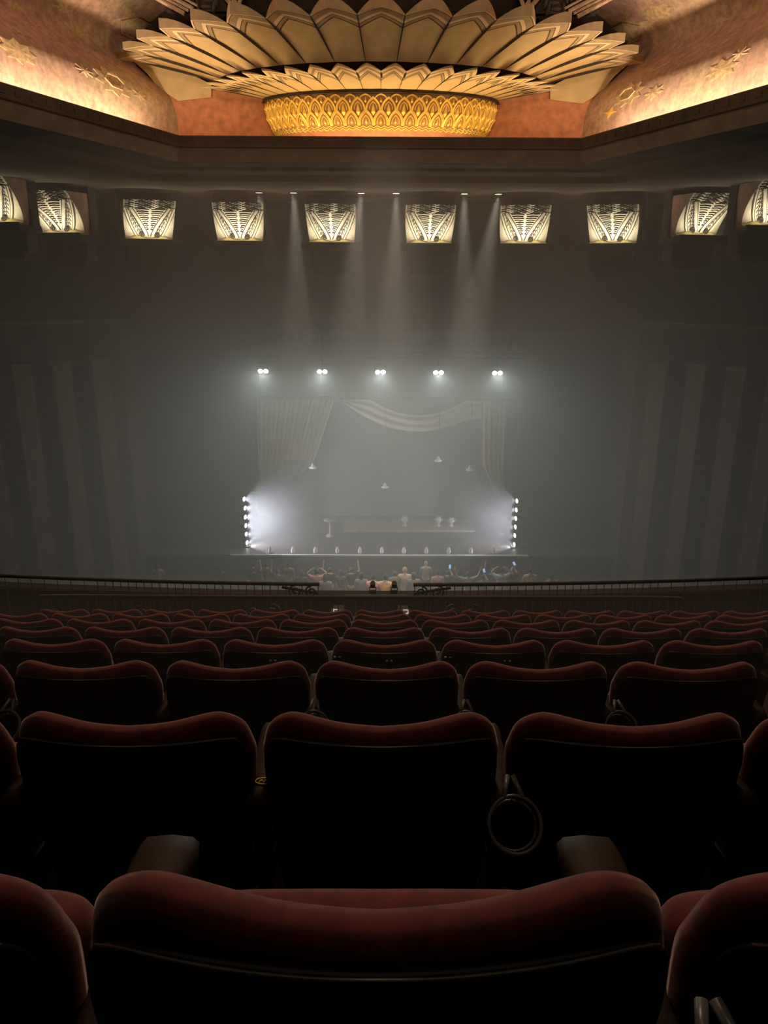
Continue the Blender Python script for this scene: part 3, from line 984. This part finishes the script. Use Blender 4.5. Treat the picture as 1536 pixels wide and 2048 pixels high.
# left drape, gathered to a tie at its lower left
tblR = [(800,668),(850,652),(900,636),(930,624),(950,600),(962,570),(975,545)]
tblL = [(800,514),(930,516),(975,524)]
mb = MB()
def ld(a, b):
    y = 800 + 175*b
    xl, xr = edge_at(tblL, y), edge_at(tblR, y)
    p = at(xl + (xr-xl)*a, y, YD)
    return (p.x, p.y + pleat(a*6.0, .10, .40), p.z)
mb.grid(ld, 90, 14)
o = mb.build('stage_drape', M['drape'], smooth=True); tag(o, 'wide pale drape swept aside at left of the stage set', 'curtain')
mb = MB()
def rd(a, b):
    y = 800 + 190*b
    xl = edge_at([(800,962),(930,962),(955,975),(990,990)], y); xr = edge_at([(800,1014),(955,1008),(990,1012)], y)
    p = at(xl + (xr-xl)*a, y, YD)
    return (p.x, p.y + pleat(a*2.2, .13, .42), p.z)
mb.grid(rd, 50, 14)
o = mb.build('stage_drape', M['drape'], smooth=True); tag(o, 'narrow pale pleated drape tied at right of the stage set', 'curtain')
mb = MB()
def sw(a, b):
    x = 686 + (964-686)*a
    yt = 800 + 30*max(0, 1-((x-835)/95)**2) ; yb = 806 + 57*max(0, 1-((x-835)/148)**2) + (16 if x > 930 else 0)*(x-930)/34
    p = at(x, yt + (yb-yt)*b, YD - .05)
    return (p.x, p.y + .07*sin(b*14), p.z)
mb.grid(sw, 50, 14)
o = mb.build('swag_drape', M['drape'], smooth=True); tag(o, 'crescent swag drape hanging between the two pale stage drapes', 'curtain')
mb = MB(); a, b = at(505, 796, YD), at(1020, 796, YD)
mb.tube([a, b], .05, 8)
for px in (520, 640, 760, 880, 1005):
    q = at(px, 796, YD); mb.tube([q, (q.x, q.y, 2.8)], .012, 5)
o = mb.build('drape_batten', M['metal']); tag(o, 'thin dark pipe the stage drapes hang from', 'pipe')

# hanging lamps in the set
for (px, py, w) in ((770, 974, 'lowest, near the centre of the set'), (876, 920, 'highest, right of the centre'), (939, 938, 'beside the right drape'), (625, 936, 'beside the left drape')):
    q = at(px, py, YD - 1.0)
    t = thing('hanging_lamp', f'small pale cone lamp hanging over the stage, {w}', 'lamp', q, 0, 'small hanging lamps on the set')
    m = MB(); m.lathe([(.04,.20),(.06,.16),(.09,.06),(.19,.0),(.17,-.03),(0,-.03)], n=14); m.build('lamp_shade', M['shellfoot'], t, smooth=True)
    m = MB(); m.tube([(0,0,.18), (0,0,2.6-q.z)], .010, 5); m.build('cord', M['metal'], t)

# riser and props
a, b = at(690, 1056, 35), at(945, 1086, 35)
mb = MB(); mb.box(((a.x+b.x)/2, 35.4, (a.z+SF)/2), (b.x-a.x, 1.6, a.z-SF)); mb.box(((a.x+b.x)/2, 35.4, a.z+.02), (b.x-a.x+.1, 1.7, .05))
o = mb.build('stage_riser', M['riser']); tag(o, 'low beige draped platform across the middle of the stage', 'platform'); 
RZ = a.z + .045
def urn(px, lab, h, Y=35.2, z=None):
    q = at(px, 1060, Y); q.z = RZ if z is None else z
    t = thing('urn', lab, 'urn', q)
    m = MB(); m.lathe([(0,0),(.13,0),(.10,.05),(.05,.10),(.10,h*.35),(.17,h*.6),(.14,h*.8),(.09,h*.88),(.13,h*.95),(.12,h),(0,h)], n=16); m.build('body', M['urn'], t, smooth=True)
    m = MB(); m.tube([(-.13,0,h*.85),(-.22,0,h*.75),(-.16,0,h*.55)], .018, 6); m.tube([(.13,0,h*.85),(.22,0,h*.75),(.16,0,h*.55)], .018, 6); m.build('handle', M['urn'], t, smooth=True)
urn(809, 'pale urn on the stage platform, left of the other two', .50)
urn(876, 'pale urn on the stage platform, between the other two', .46)
urn(902, 'pale urn on the stage platform, right of the other two', .42)
# a small round pedestal table at left
q = at(661, 1072, 34); t = thing('pedestal_table', 'small round pale table standing left of the stage platform', 'table', (q.x, 34, SF))
m = MB(); m.lathe([(0,0),(.22,0),(.20,.04),(.05,.10),(.045,.70),(.10,.74),(.10,.76),(0,.76)], n=16); m.build('pedestal', M['riser'], t, smooth=True)
m = MB(); m.lathe([(0,.76),(.30,.76),(.31,.78),(.30,.80),(0,.80)], n=24); m.build('tabletop', M['riser'], t, smooth=True)

# footlight shells along the stage edge
fx = (541, 586, 631, 675, 720, 764, 808, 853, 898, 942, 988)
pa = catmull([(-.075,0),(-.085,.12),(-.05,.24),(0,.29),(.05,.24),(.085,.12),(.075,0)], 4)
mshell = MB()
def sh(a, b):
    k = a*(len(pa)-1); k0 = int(k); k1 = min(k0+1, len(pa)-1); f = k-k0
    x = pa[k0][0]*(1-f)+pa[k1][0]*f; z = pa[k0][1]*(1-f)+pa[k1][1]*f
    return (x*b, -.06*(1-b*b) + .008*sin(a*40)*b, z*(.1+.9*b))
mshell.grid(sh, 40, 6); mshell.box((0, .02, .02), (.16, .08, .04))
shell_foot_me = mshell.data('reflector', M['shellfoot'], True)
mcup = MB(); mcup.lathe([(0,0),(.05,0),(.03,.03),(.03,.06),(0,.06)], n=10); cup_me = mcup.data('socket', M['metal'], True)
for i, px in enumerate(fx):
    q = at(px, 1098, 31.75)
    t = thing('footlight', f'small pale shell footlight on the stage edge, {ORD[i]} from left of eleven', 'footlight', (q.x, 31.75, SF), 0, 'shell footlights along the stage edge')
    part('reflector', shell_foot_me, t); part('socket', cup_me, t, (0, .06, 0))

# ------------------------------------------------------------------ stage lights
YS = 32.6
mpar = MB(); mpar.lathe([(.10,-.02),(.115,0),(.115,.05),(.09,.20),(.05,.30),(0,.30)], n=16); par_me = mpar.data('lamp_head', M['metal'], True)
mlen = MB(); mlen.lathe([(0,-.012),(.085,-.008),(.100,.0)], n=16); len_me = mlen.data('lens', M['lens'], True)
mlen2 = MB(); mlen2.lathe([(0,-.012),(.085,-.008),(.105,.0)], n=16); len2_me = mlen2.data('lens', M['lens_cool'], True)
names5 = ['leftmost', 'second from left', 'middle', 'second from right', 'rightmost']
for i, px in enumerate((525.5, 643.5, 760, 876, 994)):
    q = at(px, 744, YS)
    t = thing('stage_spotlight', f'glaring twin-lens white spotlight hung over the stage, {names5[i]} of five', 'stage light', q, 0, 'twin spotlights over the stage')
    dirv = Vector((0, -1, -.34)).normalized()
    rq = dirv.to_track_quat('-Z', 'Y').to_euler()
    for s in (-1, 1):
        h = part('lamp_head', par_me, t, (s*.115, 0, 0), rq)
        part('lens', len_me, h)
    m = MB(); m.tube([(-.24,.1,.02),(-.24,.1,.30),(.24,.1,.30),(.24,.1,.02)], .015, 6); m.box((0,.1,.02), (.5,.04,.03)); m.tube([(0,.1,.3),(0,.1,.55)], .02, 6)
    m.build('yoke', M['metal'], t)
    light('spot_beam', 'SPOT', (0, -.12, -.04), 600, (.89, 1.0, .94), t, aim=(0, -3, -2.0), spot_size=R(150), spot_blend=.9, shadow_soft_size=.12)
q0, q1 = at(500, 744, YS), at(1020, 744, YS)
mb = MB()
for dy, dz in ((0,0), (.28,0), (.14,.24)):
    mb.tube([(q0.x-.6, YS+.1+dy-.14, q0.z+.57+dz), (q1.x+.6, YS+.1+dy-.14, q0.z+.57+dz)], .022, 6)
nx = 32
for k in range(nx):
    xa_ = q0.x-.6 + (q1.x-q0.x+1.2)*k/nx; xb_ = q0.x-.6 + (q1.x-q0.x+1.2)*(k+1)/nx
    mb.tube([(xa_, YS-.04, q0.z+.57), ((xa_+xb_)/2, YS+.10, q0.z+.81), (xb_, YS-.04, q0.z+.57)], .010, 5)
for xx in (q0.x, 0, q1.x): mb.tube([(xx, YS+.1, q0.z+.8), (xx, YS+.1, 2.75)], .012, 5)
o = mb.build('lighting_truss', M['metal']); tag(o, 'dark lighting truss above the stage carrying the five twin spotlights', 'truss')

for sgn, lab in ((-1, 'vertical light tower with six white lamps at left side of the stage'), (1, 'vertical light tower with six white lamps at right side of the stage')):
    pxs = [(488,1000),(490,1018),(490.5,1036),(491.5,1053),(492.5,1070),(494,1087)] if sgn < 0 else [(1034.5,1000),(1033.5,1018),(1032.5,1035),(1031.5,1052),(1030.5,1069),(1029.5,1087)]
    q = [at(x, y, YS) for x, y in pxs]
    base = Vector((q[-1].x, YS, SF))
    t = thing('light_tower', lab, 'light tower', base)
    m = MB()
    m.tube([(sgn*.22,.15,.0), (q[0].x - base.x + sgn*.22,.15, q[0].z - base.z + .35)], .03, 8); m.build('pole', M['metal'], t)
    m = MB(); m.box((sgn*.2,.1,.02), (.7,.6,.04)); m.build('base_plate', M['metal'], t)
    dirv = Vector((-sgn*1.0, -.50 if sgn < 0 else -.42, 0)).normalized()
    rq = dirv.to_track_quat('-Z', 'Y').to_euler()
    for k, p in enumerate(q):
        lp = p - base
        h = part('lamp_head', par_me, t, lp, rq); part('lens', len2_me, h)
        l = light('tower_beam', 'SPOT', lp + dirv*.06, 235 if sgn < 0 else 130, (.93, .93, 1.0), t, aim=lp + Vector((-sgn*1.0, .03, 0.0)), spot_size=R(108), spot_blend=.2, shadow_soft_size=.06)

# ================================================================== PEOPLE
SKIN = [mat('skin_tone_a', (.42,.24,.17), .6, noise=.08), mat('skin_tone_b', (.24,.13,.085), .6, noise=.08), mat('skin_tone_c', (.55,.34,.26), .6, noise=.08)]
HAIRM = [mat('hair_dark', (.015,.011,.009), .6, noise=.3, nscale=60), mat('hair_brown', (.06,.035,.02), .6, noise=.3, nscale=60), mat('hair_blond', (.35,.24,.12), .6, noise=.3, nscale=60)]
TROUS = mat('trouser_cloth', (.03,.032,.04), .9, noise=.2)
SHIRTS = {}
def shirt_mat(nm, c):
    if nm not in SHIRTS: SHIRTS[nm] = mat('shirt_' + nm, c, .9, noise=.15, nscale=14)
    return SHIRTS[nm]

def skin_mesh(verts, edges, radii, root, name, sub=1):
    me = bpy.data.meshes.new(name + '_cage')
    me.from_pydata([tuple(v) for v in verts], edges, [])
    ob = bpy.data.objects.new(name + '_cage', me); C.objects.link(ob)
    ob.modifiers.new('skin', 'SKIN').use_smooth_shade = True
    sv = me.skin_vertices[0].data
    for k, r in enumerate(radii):
        sv[k].radius = r if hasattr(r, '__len__') else (r, r)
        sv[k].use_root = (k == root)
    if sub:
        s = ob.modifiers.new('sub', 'SUBSURF'); s.levels = sub; s.render_levels = sub
    dg = bpy.context.evaluated_depsgraph_get()
    out = bpy.data.meshes.new_from_object(ob.evaluated_get(dg))
    out.name = name
    bpy.data.objects.remove(ob); bpy.data.meshes.remove(me)
    return out

def arm_chain(s, pose):
    sh = Vector((s*.185, 0, 1.40))
    if pose == 'down':   return [sh, sh + Vector((s*.05, -.02, -.29)), sh + Vector((s*.06, .06, -.54)), sh + Vector((s*.06, .08, -.62))]
    if pose == 'up':     return [sh, sh + Vector((s*.14, .06, .22)), sh + Vector((s*.10, .10, .48)), sh + Vector((s*.09, .11, .56))]
    if pose == 'wide':   return [sh, sh + Vector((s*.24, .04, .12)), sh + Vector((s*.34, .08, .35)), sh + Vector((s*.36, .09, .43))]
    if pose == 'head':   return [sh, sh + Vector((s*.20, .06, .14)), sh + Vector((s*.02, .12, .29)), sh + Vector((s*-.05, .13, .31))]
    if pose == 'phone':  return [sh, sh + Vector((s*.05, .20, .02)), sh + Vector((s*-.06, .34, .22)), sh + Vector((s*-.07, .36, .30))]
    if pose == 'front':  return [sh, sh + Vector((s*.07, .08, -.26)), sh + Vector((s*-.04, .28, -.22)), sh + Vector((s*-.08, .35, -.20))]

CACHE = {}
def body_meshes(pl, pr):
    key = (pl, pr)
    if key in CACHE: return CACHE[key]
    V = []; E = []; Rr = []
    def add(p, r, par=None):
        V.append(Vector(p)); Rr.append(r)
        if par is not None: E.append((par, len(V)-1))
        return len(V)-1
    pel = add((0,0,.93), (.15,.11))
    wst = add((0,0,1.08), (.135,.10), pel); chs = add((0,-.01,1.28), (.165,.115), wst); nkb = add((0,-.01,1.42), (.10,.08), chs)
    nk = add((0,.0,1.50), .052, nkb); hd = add((0,.015,1.575), .062, nk)
    hands = {}
    for s, ps in ((-1, pl), (1, pr)):
        ch = arm_chain(s, ps)
        a = add(ch[0], .068, nkb); b = add(ch[1], .046, a); c = add(ch[2], .032, b); h = add(ch[3], (.030,.022), c)
        d = (ch[3]-ch[2]).normalized(); hands[s] = (ch[3], d)
        side = d.cross(Vector((0,1,.2))).normalized()
        for q in range(4):
            f1 = add(ch[3] + d*.045 + side*(q-1.5)*.021, .0095, h)
            f2 = add(V[f1] + d*(.036 + .006*(1.5-abs(q-1.5))) + Vector((0,.012,0)), .008, f1)
        th = add(ch[3] + d*.005 - side*s*.045, .011, h)
        add(V[th] + d*.03 - side*s*.012, .009, th)
    for s in (-1, 1):
        hp = add((s*.095,0,.86), .095, pel); kn = add((s*.11,.01,.48), .062, hp); an = add((s*.115,-.02,.09), .042, kn); add((s*.12,.12,.04), .042, an)
    body = skin_mesh(V, E, Rr, 0, 'body')
    # shaped head joined into the same mesh
    m = MB()
    def hf(a, b):
        t = pi*b; ph = 2*pi*a
        x = .074*sin(t)*cos(ph); y = .092*sin(t)*sin(ph); z = .115*cos(t)
        if z < 0: x *= 1 + z*2.2; y *= 1 + z*1.0
        fr = max(0, sin(ph))**14*sin(t)
        y += fr*.022*math.exp(-((z+.012)/.022)**2) - fr*.006*math.exp(-((z-.025)/.014)**2)
        return Vector((x, y + .02, z + 1.62))
    m.grid(hf, 28, 20, closeu=True)
    for s in (-1, 1): m.sphere((s*.076, .015, 1.615), (.010,.020,.030), 8, 6)
    import bmesh
    hm = m.data('h', SKIN[0], True)
    bm = bmesh.new(); bm.from_mesh(body); bm.from_mesh(hm)
    body2 = bpy.data.meshes.new('body'); bm.to_mesh(body2); bm.free()
    for p in body2.polygons: p.use_smooth = True
    # shirt
    V, E, Rr = [], [], []
    pel = add((0,0,.90), (.17,.13)); wst = add((0,0,1.08), (.16,.125), pel); chs = add((0,-.01,1.28), (.19,.14), wst); nkb = add((0,-.01,1.425), (.115,.095), chs)
    add((0,-.005,1.475), (.065,.065), nkb)
    for s, ps in ((-1, pl), (1, pr)):
        ch = arm_chain(s, ps); a = add(ch[0], .086, nkb); add(ch[0].lerp(ch[1], .85), .064, a)
    shirt = skin_mesh(V, E, Rr, 0, 'shirt')
    V, E, Rr = [], [], []
    pel = add((0,0,.95), (.165,.125))
    for s in (-1, 1):
        hp = add((s*.098,0,.84), .108, pel); kn = add((s*.112,.01,.48), .078, hp); add((s*.116,-.01,.10), .065, kn)
    tr = skin_mesh(V, E, Rr, 0, 'trousers')
    CACHE[key] = (body2, shirt, tr, hands)
    return CACHE[key]
def hair_mesh(long_):
    m = MB()
    def hf(a, b):
        t = (.62 if not long_ else .70)*pi*b; ph = 2*pi*a
        k = 1.0 if sin(ph) < .25 else max(.35, 1 - .75*(sin(ph)-.25))
        t *= k
        x = .086*sin(t)*cos(ph); y = .104*sin(t)*sin(ph); z = .128*cos(t)
        if long_ and sin(ph) < .2 and b > .7: z -= (b-.7)*.75
        return Vector((x, y + .016, z + 1.622))
    m.grid(hf, 24, 12, closeu=True)
    return m
HAIRS = [hair_mesh(False), hair_mesh(True)]
hair_cache = {}
ppl_group = 'audience standing before the stage'
# px, py of the head, Y, left arm, right arm, shirt, colour, hair, skin, label
PEOPLE = [
 (316,1143,29.4,'front','front','grey',(.16,.16,.15),0,1,'person in a grey top standing alone at far left of the crowd'),
 (442,1147,29.2,'down','down','charcoal',(.07,.07,.07),0,1,'person in a dark top at left, below the dark side of the stage'),
 (508,1140,29.0,'down','up','black',(.03,.03,.03),1,2,'person in black with one bare arm raised below the left light tower'),
 (534,1138,29.6,'down','down','slate',(.09,.10,.12),0,0,'person in slate grey just right of the left light tower base'),
 (556,1143,28.6,'up','down','black',(.03,.03,.03),1,2,'person in black raising the left arm, behind the left rail'),
 (578,1137,29.6,'down','down','grey',(.16,.16,.15),0,0,'person in a grey shirt standing behind the left rail near the stage'),
 (603,1146,28.3,'front','down','brown',(.09,.055,.04),1,1,'person in a brown top just left of the pink shirt with raised arms'),
 (634,1143,28.4,'head','head','pink',(.74,.32,.24),0,2,'person in a pink shirt with both hands at the head'),
 (651,1153,27.6,'down','down','mauve',(.22,.17,.18),1,1,'person in a mauve-grey top beside the scrolled end of the left rail'),
 (661,1140,28.8,'up','down','black',(.03,.03,.03),0,2,'person in black with a bare arm raised left of the central gap'),
 (682,1144,28.6,'down','down','charcoal',(.07,.07,.07),1,1,'person in charcoal standing at the left of the central gap'),
 (703,1140,28.8,'down','up','black',(.03,.03,.03),1,2,'person in black raising a pale right arm in the central gap'),
 (723,1149,28.0,'down','down','grey_mauve',(.20,.18,.19),0,1,'person in grey-mauve just left of the salmon shirt'),
 (747,1148,27.5,'front','front','salmon',(.74,.30,.22),0,2,'person in a salmon shirt seen from behind, left of the orange shirt'),
 (771,1149,27.5,'front','front','orange',(.88,.36,.03),0,2,'person in a bright orange shirt seen from behind in the central gap'),
 (790,1146,28.4,'down','down','grey',(.16,.16,.15),1,0,'person in grey just right of the orange shirt'),
 (810,1138,28.3,'front','down','beige',(.45,.33,.24),2,2,'person in a beige top with pale hair right of the orange shirt'),
 (828,1148,28.0,'down','down','mauve',(.22,.17,.18),1,1,'person in mauve-grey beside the scrolled end of the right rail'),
 (852,1132,29.8,'front','front','steel',(.20,.20,.20),2,0,'broad person in steel grey near the stage, right of centre'),
 (876,1143,28.4,'down','down','rose',(.34,.19,.18),0,0,'person in a dusty rose top behind the right rail'),
 (896,1144,28.8,'down','phone','black',(.03,.03,.03),1,2,'person in black lifting a glowing phone right of centre'),
 (918,1146,28.8,'down','down','charcoal',(.07,.07,.07),0,1,'person in charcoal between the two phone holders behind the right rail'),
 (937,1146,28.4,'wide','wide','lilac',(.30,.27,.33),1,2,'person in lilac holding both arms up in a V'),
 (966,1152,28.0,'down','phone','black',(.03,.03,.03),0,2,'person in black holding a phone low by the right rail'),
 (985,1139,28.8,'up','down','slate',(.09,.10,.12),1,2,'person in slate grey with one arm up, left of the white shirt'),
 (1004,1138,28.4,'head','head','white',(.70,.72,.85),0,2,'person in a bluish white shirt with both hands on the head'),
 (1026,1137,28.8,'down','phone','black',(.03,.03,.03),2,2,'person in black with a blue phone, right of the white shirt'),
 (1062,1137,28.4,'front','front','tan',(.55,.36,.12),0,0,'person in a tan yellow shirt seen from behind at right'),
 (1105,1149,28.4,'front','front','stone',(.26,.25,.23),0,1,'person in a stone grey shirt, rightmost of the crowd'),
]
mph = MB(); mph.box((0,0,0), (.075,.009,.15)); phone_case_me = mph.data('phone_case', M['metal'])
mph2 = MB(); mph2.box((0,-.0055,0), (.068,.002,.142)); phone_scr_me = mph2.data('screen', M['screen'])
phone_words = ['tilted glowing phone held high right of the central gap', 'small glowing phone held low above the right rail', 'blue-lit phone held up right of the white shirt']
nph = 0
for (px, py, Y, pl, pr, sn, sc, hr, sk, lab) in PEOPLE:
    q = at(px, py, Y)
    b, sh, tr, hands = body_meshes(pl, pr)
    z = q.z - 1.66
    s = 1.0
    t = thing('person', lab, 'person', (q.x, Y, AUD), random.uniform(-.15, .15), None)
    s = (q.z + .08 - AUD)/1.74
    s = max(.90, min(1.10, s)); t.scale = (s, s, s)
    bm_ = b.copy(); bm_.materials.clear(); bm_.materials.append(SKIN[sk]); part('body', bm_, t)
    sm_ = sh.copy(); sm_.materials.clear(); sm_.materials.append(shirt_mat(sn, sc)); part('shirt', sm_, t)
    tm_ = tr.copy(); tm_.materials.clear(); tm_.materials.append(TROUS); part('trousers', tm_, t)
    kk = (hr, sk % 2)
    if kk not in hair_cache: hair_cache[kk] = HAIRS[sk % 2].data('hair', HAIRM[hr], True)
    part('hair', hair_cache[kk], t)
    if pr == 'phone':
        hp, d = hands[1]
        g = t.matrix_basis @ (hp + Vector((.0, -.012, .075)))
        k = thing('phone', phone_words[nph], 'phone', g, .25*(nph-1)); nph += 1
        k.rotation_euler = (0, .25*(1-nph), .15)
        k.scale = (1.25, 1.25, 1.25)
        part('phone_case', phone_case_me, k); part('screen', phone_scr_me, k)

# moving-head lights clamped to the balcony front in the gap
for (px, lab) in ((746, 'black moving-head light on the balcony front, left of the pair'), (789, 'black moving-head light on the balcony front, right of the pair')):
    q = at(px, 1176, 10.38)
    t = thing('moving_head_light', lab, 'stage light', (q.x, 10.38, -4.518))
    m = MB(); m.box((0,0,.02), (.09,.07,.04)); m.build('base', M['metal'], t)
    m = MB(); m.tube([(-.045,0,.03),(-.048,0,.10),],.007,6); m.tube([(.045,0,.03),(.048,0,.10)],.007,6); m.box((0,0,.035),(.10,.03,.015)); m.build('yoke', M['metal'], t)
    m = MB(); m.box((0,0,.125), (.075,.10,.055)); m.lathe([(.03,0),(.034,.05),(0,.05)], (0,.05,.12), 12, 0, Matrix.Rotation(-pi/2, 3, 'X')); m.build('head', M['metal'], t)
    m = MB(); m.tube([(.02,.0,.02),(-.05,-.02,-.01),(-.06,-.03,.05)], .006, 5); m.build('cable', M['metal'], t)

# ================================================================== HAZE
def haze(name, lab, x0, x1, prof, dens, aniso, col):
    m = bpy.data.materials.new(name + '_volume'); m.use_nodes = True
    nt = m.node_tree
    for n in list(nt.nodes):
        if n.type != 'OUTPUT_MATERIAL': nt.nodes.remove(n)
    out = [n for n in nt.nodes if n.type == 'OUTPUT_MATERIAL'][0]
    v = nt.nodes.new('ShaderNodeVolumeScatter')
    v.inputs['Color'].default_value = col + (1,)
    v.inputs['Density'].default_value = dens
    v.inputs['Anisotropy'].default_value = aniso
    nt.links.new(v.outputs[0], out.inputs['Volume'])
    mb = MB()
    n = len(prof)
    mb.face([(x0, y, z) for (y, z) in prof]); mb.face([(x1, y, z) for (y, z) in prof])
    for k in range(n):
        (ya, za), (yb, zb) = prof[k], prof[(k+1) % n]
        mb.face([(x0, ya, za), (x1, ya, za), (x1, yb, zb), (x0, yb, zb)])
    o = mb.build(name, m)
    return tag(o, lab, 'haze', kind='stuff')
haze('stage_haze', 'thick grey theatrical haze filling the stage', -12.9, 12.9, [(31.0, SF), (41.4, SF), (41.4, 2.6), (31.0, 2.6)], .027, .1, (1.0, 1.0, .98))
haze('house_haze', 'thin brownish haze hanging in the auditorium before the stage', -22, 22, [(15.5, 2.38), (30.98, 2.38), (30.98, AUD+.01), (15.5, AUD+.01)], .029, .2, (1.0, .925, .84))
haze('balcony_haze', 'very thin haze lying over the lower balcony rows and rails', -9.5, 9.5, [(1.6, -7), (1.6, -.8), (15.48, -6.3), (15.48, -7)], .013, .2, (1.0, .925, .84))

def added_glow_haze(lab, c, r, dens):  # extra haze volume added to strengthen the glow near a tower
    o = haze('glow_haze', lab, 0, 1, [(0,0),(1,0),(1,1)], dens, .1, (.97, .97, 1.0))
    m = o.data.materials[0]; old = o.data
    mb = MB(); mb.sphere((0,0,0), 1.0, 40, 24); o.data = mb.data('glow_haze', m, True); bpy.data.meshes.remove(old)
    o.location = c; o.scale = r
    nt = m.node_tree; L = nt.links.new      # thins out smoothly towards the rim of the added glow volume
    tc = nt.nodes.new('ShaderNodeTexCoord'); ln = nt.nodes.new('ShaderNodeVectorMath'); ln.operation = 'LENGTH'
    mr = nt.nodes.new('ShaderNodeMapRange'); mr.interpolation_type = 'SMOOTHSTEP'
    mr.inputs['From Min'].default_value = 0.0; mr.inputs['From Max'].default_value = 1.0
    mr.inputs['To Min'].default_value = dens; mr.inputs['To Max'].default_value = 0.0
    L(tc.outputs['Object'], ln.inputs[0]); L(ln.outputs['Value'], mr.inputs['Value'])
    v = [n for n in nt.nodes if n.type == 'VOLUME_SCATTER'][0]
    L(mr.outputs['Result'], v.inputs['Density'])
tl, tr_ = at(491, 1040, YS), at(1032, 1040, YS)
added_glow_haze('added haze volume strengthening the glow of the left light tower', (tl.x + 1.05, YS + .2, tl.z + .05), (2.5, 1.3, 2.3), .15)
added_glow_haze('added haze volume strengthening the glow of the right light tower', (tr_.x - 1.0, YS + .2, tr_.z - .05), (2.5, 1.3, 2.2), .085)

# ================================================================== LIGHTS OF THE HOUSE, ADDED FILL
WARM = (1.0, .66, .30)
light('cove_strip', 'AREA', (0, YL+.26, 3.06), 150, WARM, aim=(0, YL+.2, 5.2), shape='RECTANGLE', size=10.2, size_y=.18)
for sgn in (-1, 1):
    y0, y1 = 9.0, 21.9
    xm = sgn*(XL + KL*(YL - (y0+y1)/2) + .40); ln = (y1-y0)*sqrt(1+KL*KL)
    o = light('cove_strip', 'AREA', (xm, (y0+y1)/2, 3.06), 480, (1.0, .72, .48), shape='RECTANGLE', size=.18, size_y=ln)
    # strip lies along the lip, facing up and outwards
    yax = Vector((-sgn*KL, 1, 0)).normalized()
    zax = Vector((-sgn*.35, 0, -1)).normalized()      # local +Z points away from the emission
    zax = (zax - yax*zax.dot(yax)).normalized()
    xax = yax.cross(zax).normalized()
    o.rotation_euler = Matrix((xax, yax, zax)).transposed().to_euler()
# added unseen fill lamps, then the dim house light above the balcony seats
light('vault_fill', 'POINT', (0, 10.5, 6.2), 880, (1.0, .71, .45), shadow_soft_size=.5)  # added point fill that lifts the vaults and warms the haze
light('audience_fill_spot', 'SPOT', (0, 10.5, 6.6), 14000, (1.0, .86, .70), aim=(.2, 28.4, -11.7), spot_size=R(13), spot_blend=.6, shadow_soft_size=.2)  # added unseen spot that brightens the backs of the audience
light('house_light', 'AREA', (0, 2.0, 6.2), 36, (1.0, .78, .56), aim=(0, 2.6, 0), shape='DISK', size=3.0)

# ================================================================== CAMERA, WORLD, VIEW
w = bpy.data.worlds.new('world'); bpy.context.scene.world = w; w.use_nodes = True
w.node_tree.nodes['Background'].inputs[0].default_value = (.0, .0, .0, 1)
cam = bpy.data.cameras.new('camera'); co = bpy.data.objects.new('camera', cam); C.objects.link(co)
cam.sensor_fit = 'VERTICAL'; cam.sensor_height = 36.0; cam.lens = F/2048*36.0
cam.clip_start = .02; cam.clip_end = 200
fwd = Vector((0, CP, -SP)); upv = Vector((0, SP, CP)); rgt = Vector((1, 0, 0))
rot = Matrix((rgt, upv, -fwd)).transposed()
yaw = Matrix.Rotation(-math.atan(9/F), 3, upv)
roll = Matrix.Rotation(-.0035, 3, fwd)
co.matrix_world = (roll @ yaw @ rot).to_4x4()
bpy.context.scene.camera = co
sc = bpy.context.scene
sc.view_settings.view_transform = 'Standard'; sc.view_settings.look = 'None'
sc.view_settings.exposure = 0.0; sc.view_settings.gamma = 1.0; sc.view_settings.use_curve_mapping = False
sc.cycles.use_denoising = True
sc.cycles.max_bounces = 6; sc.cycles.diffuse_bounces = 3; sc.cycles.volume_bounces = 1
sc.cycles.sample_clamp_indirect = 3.0
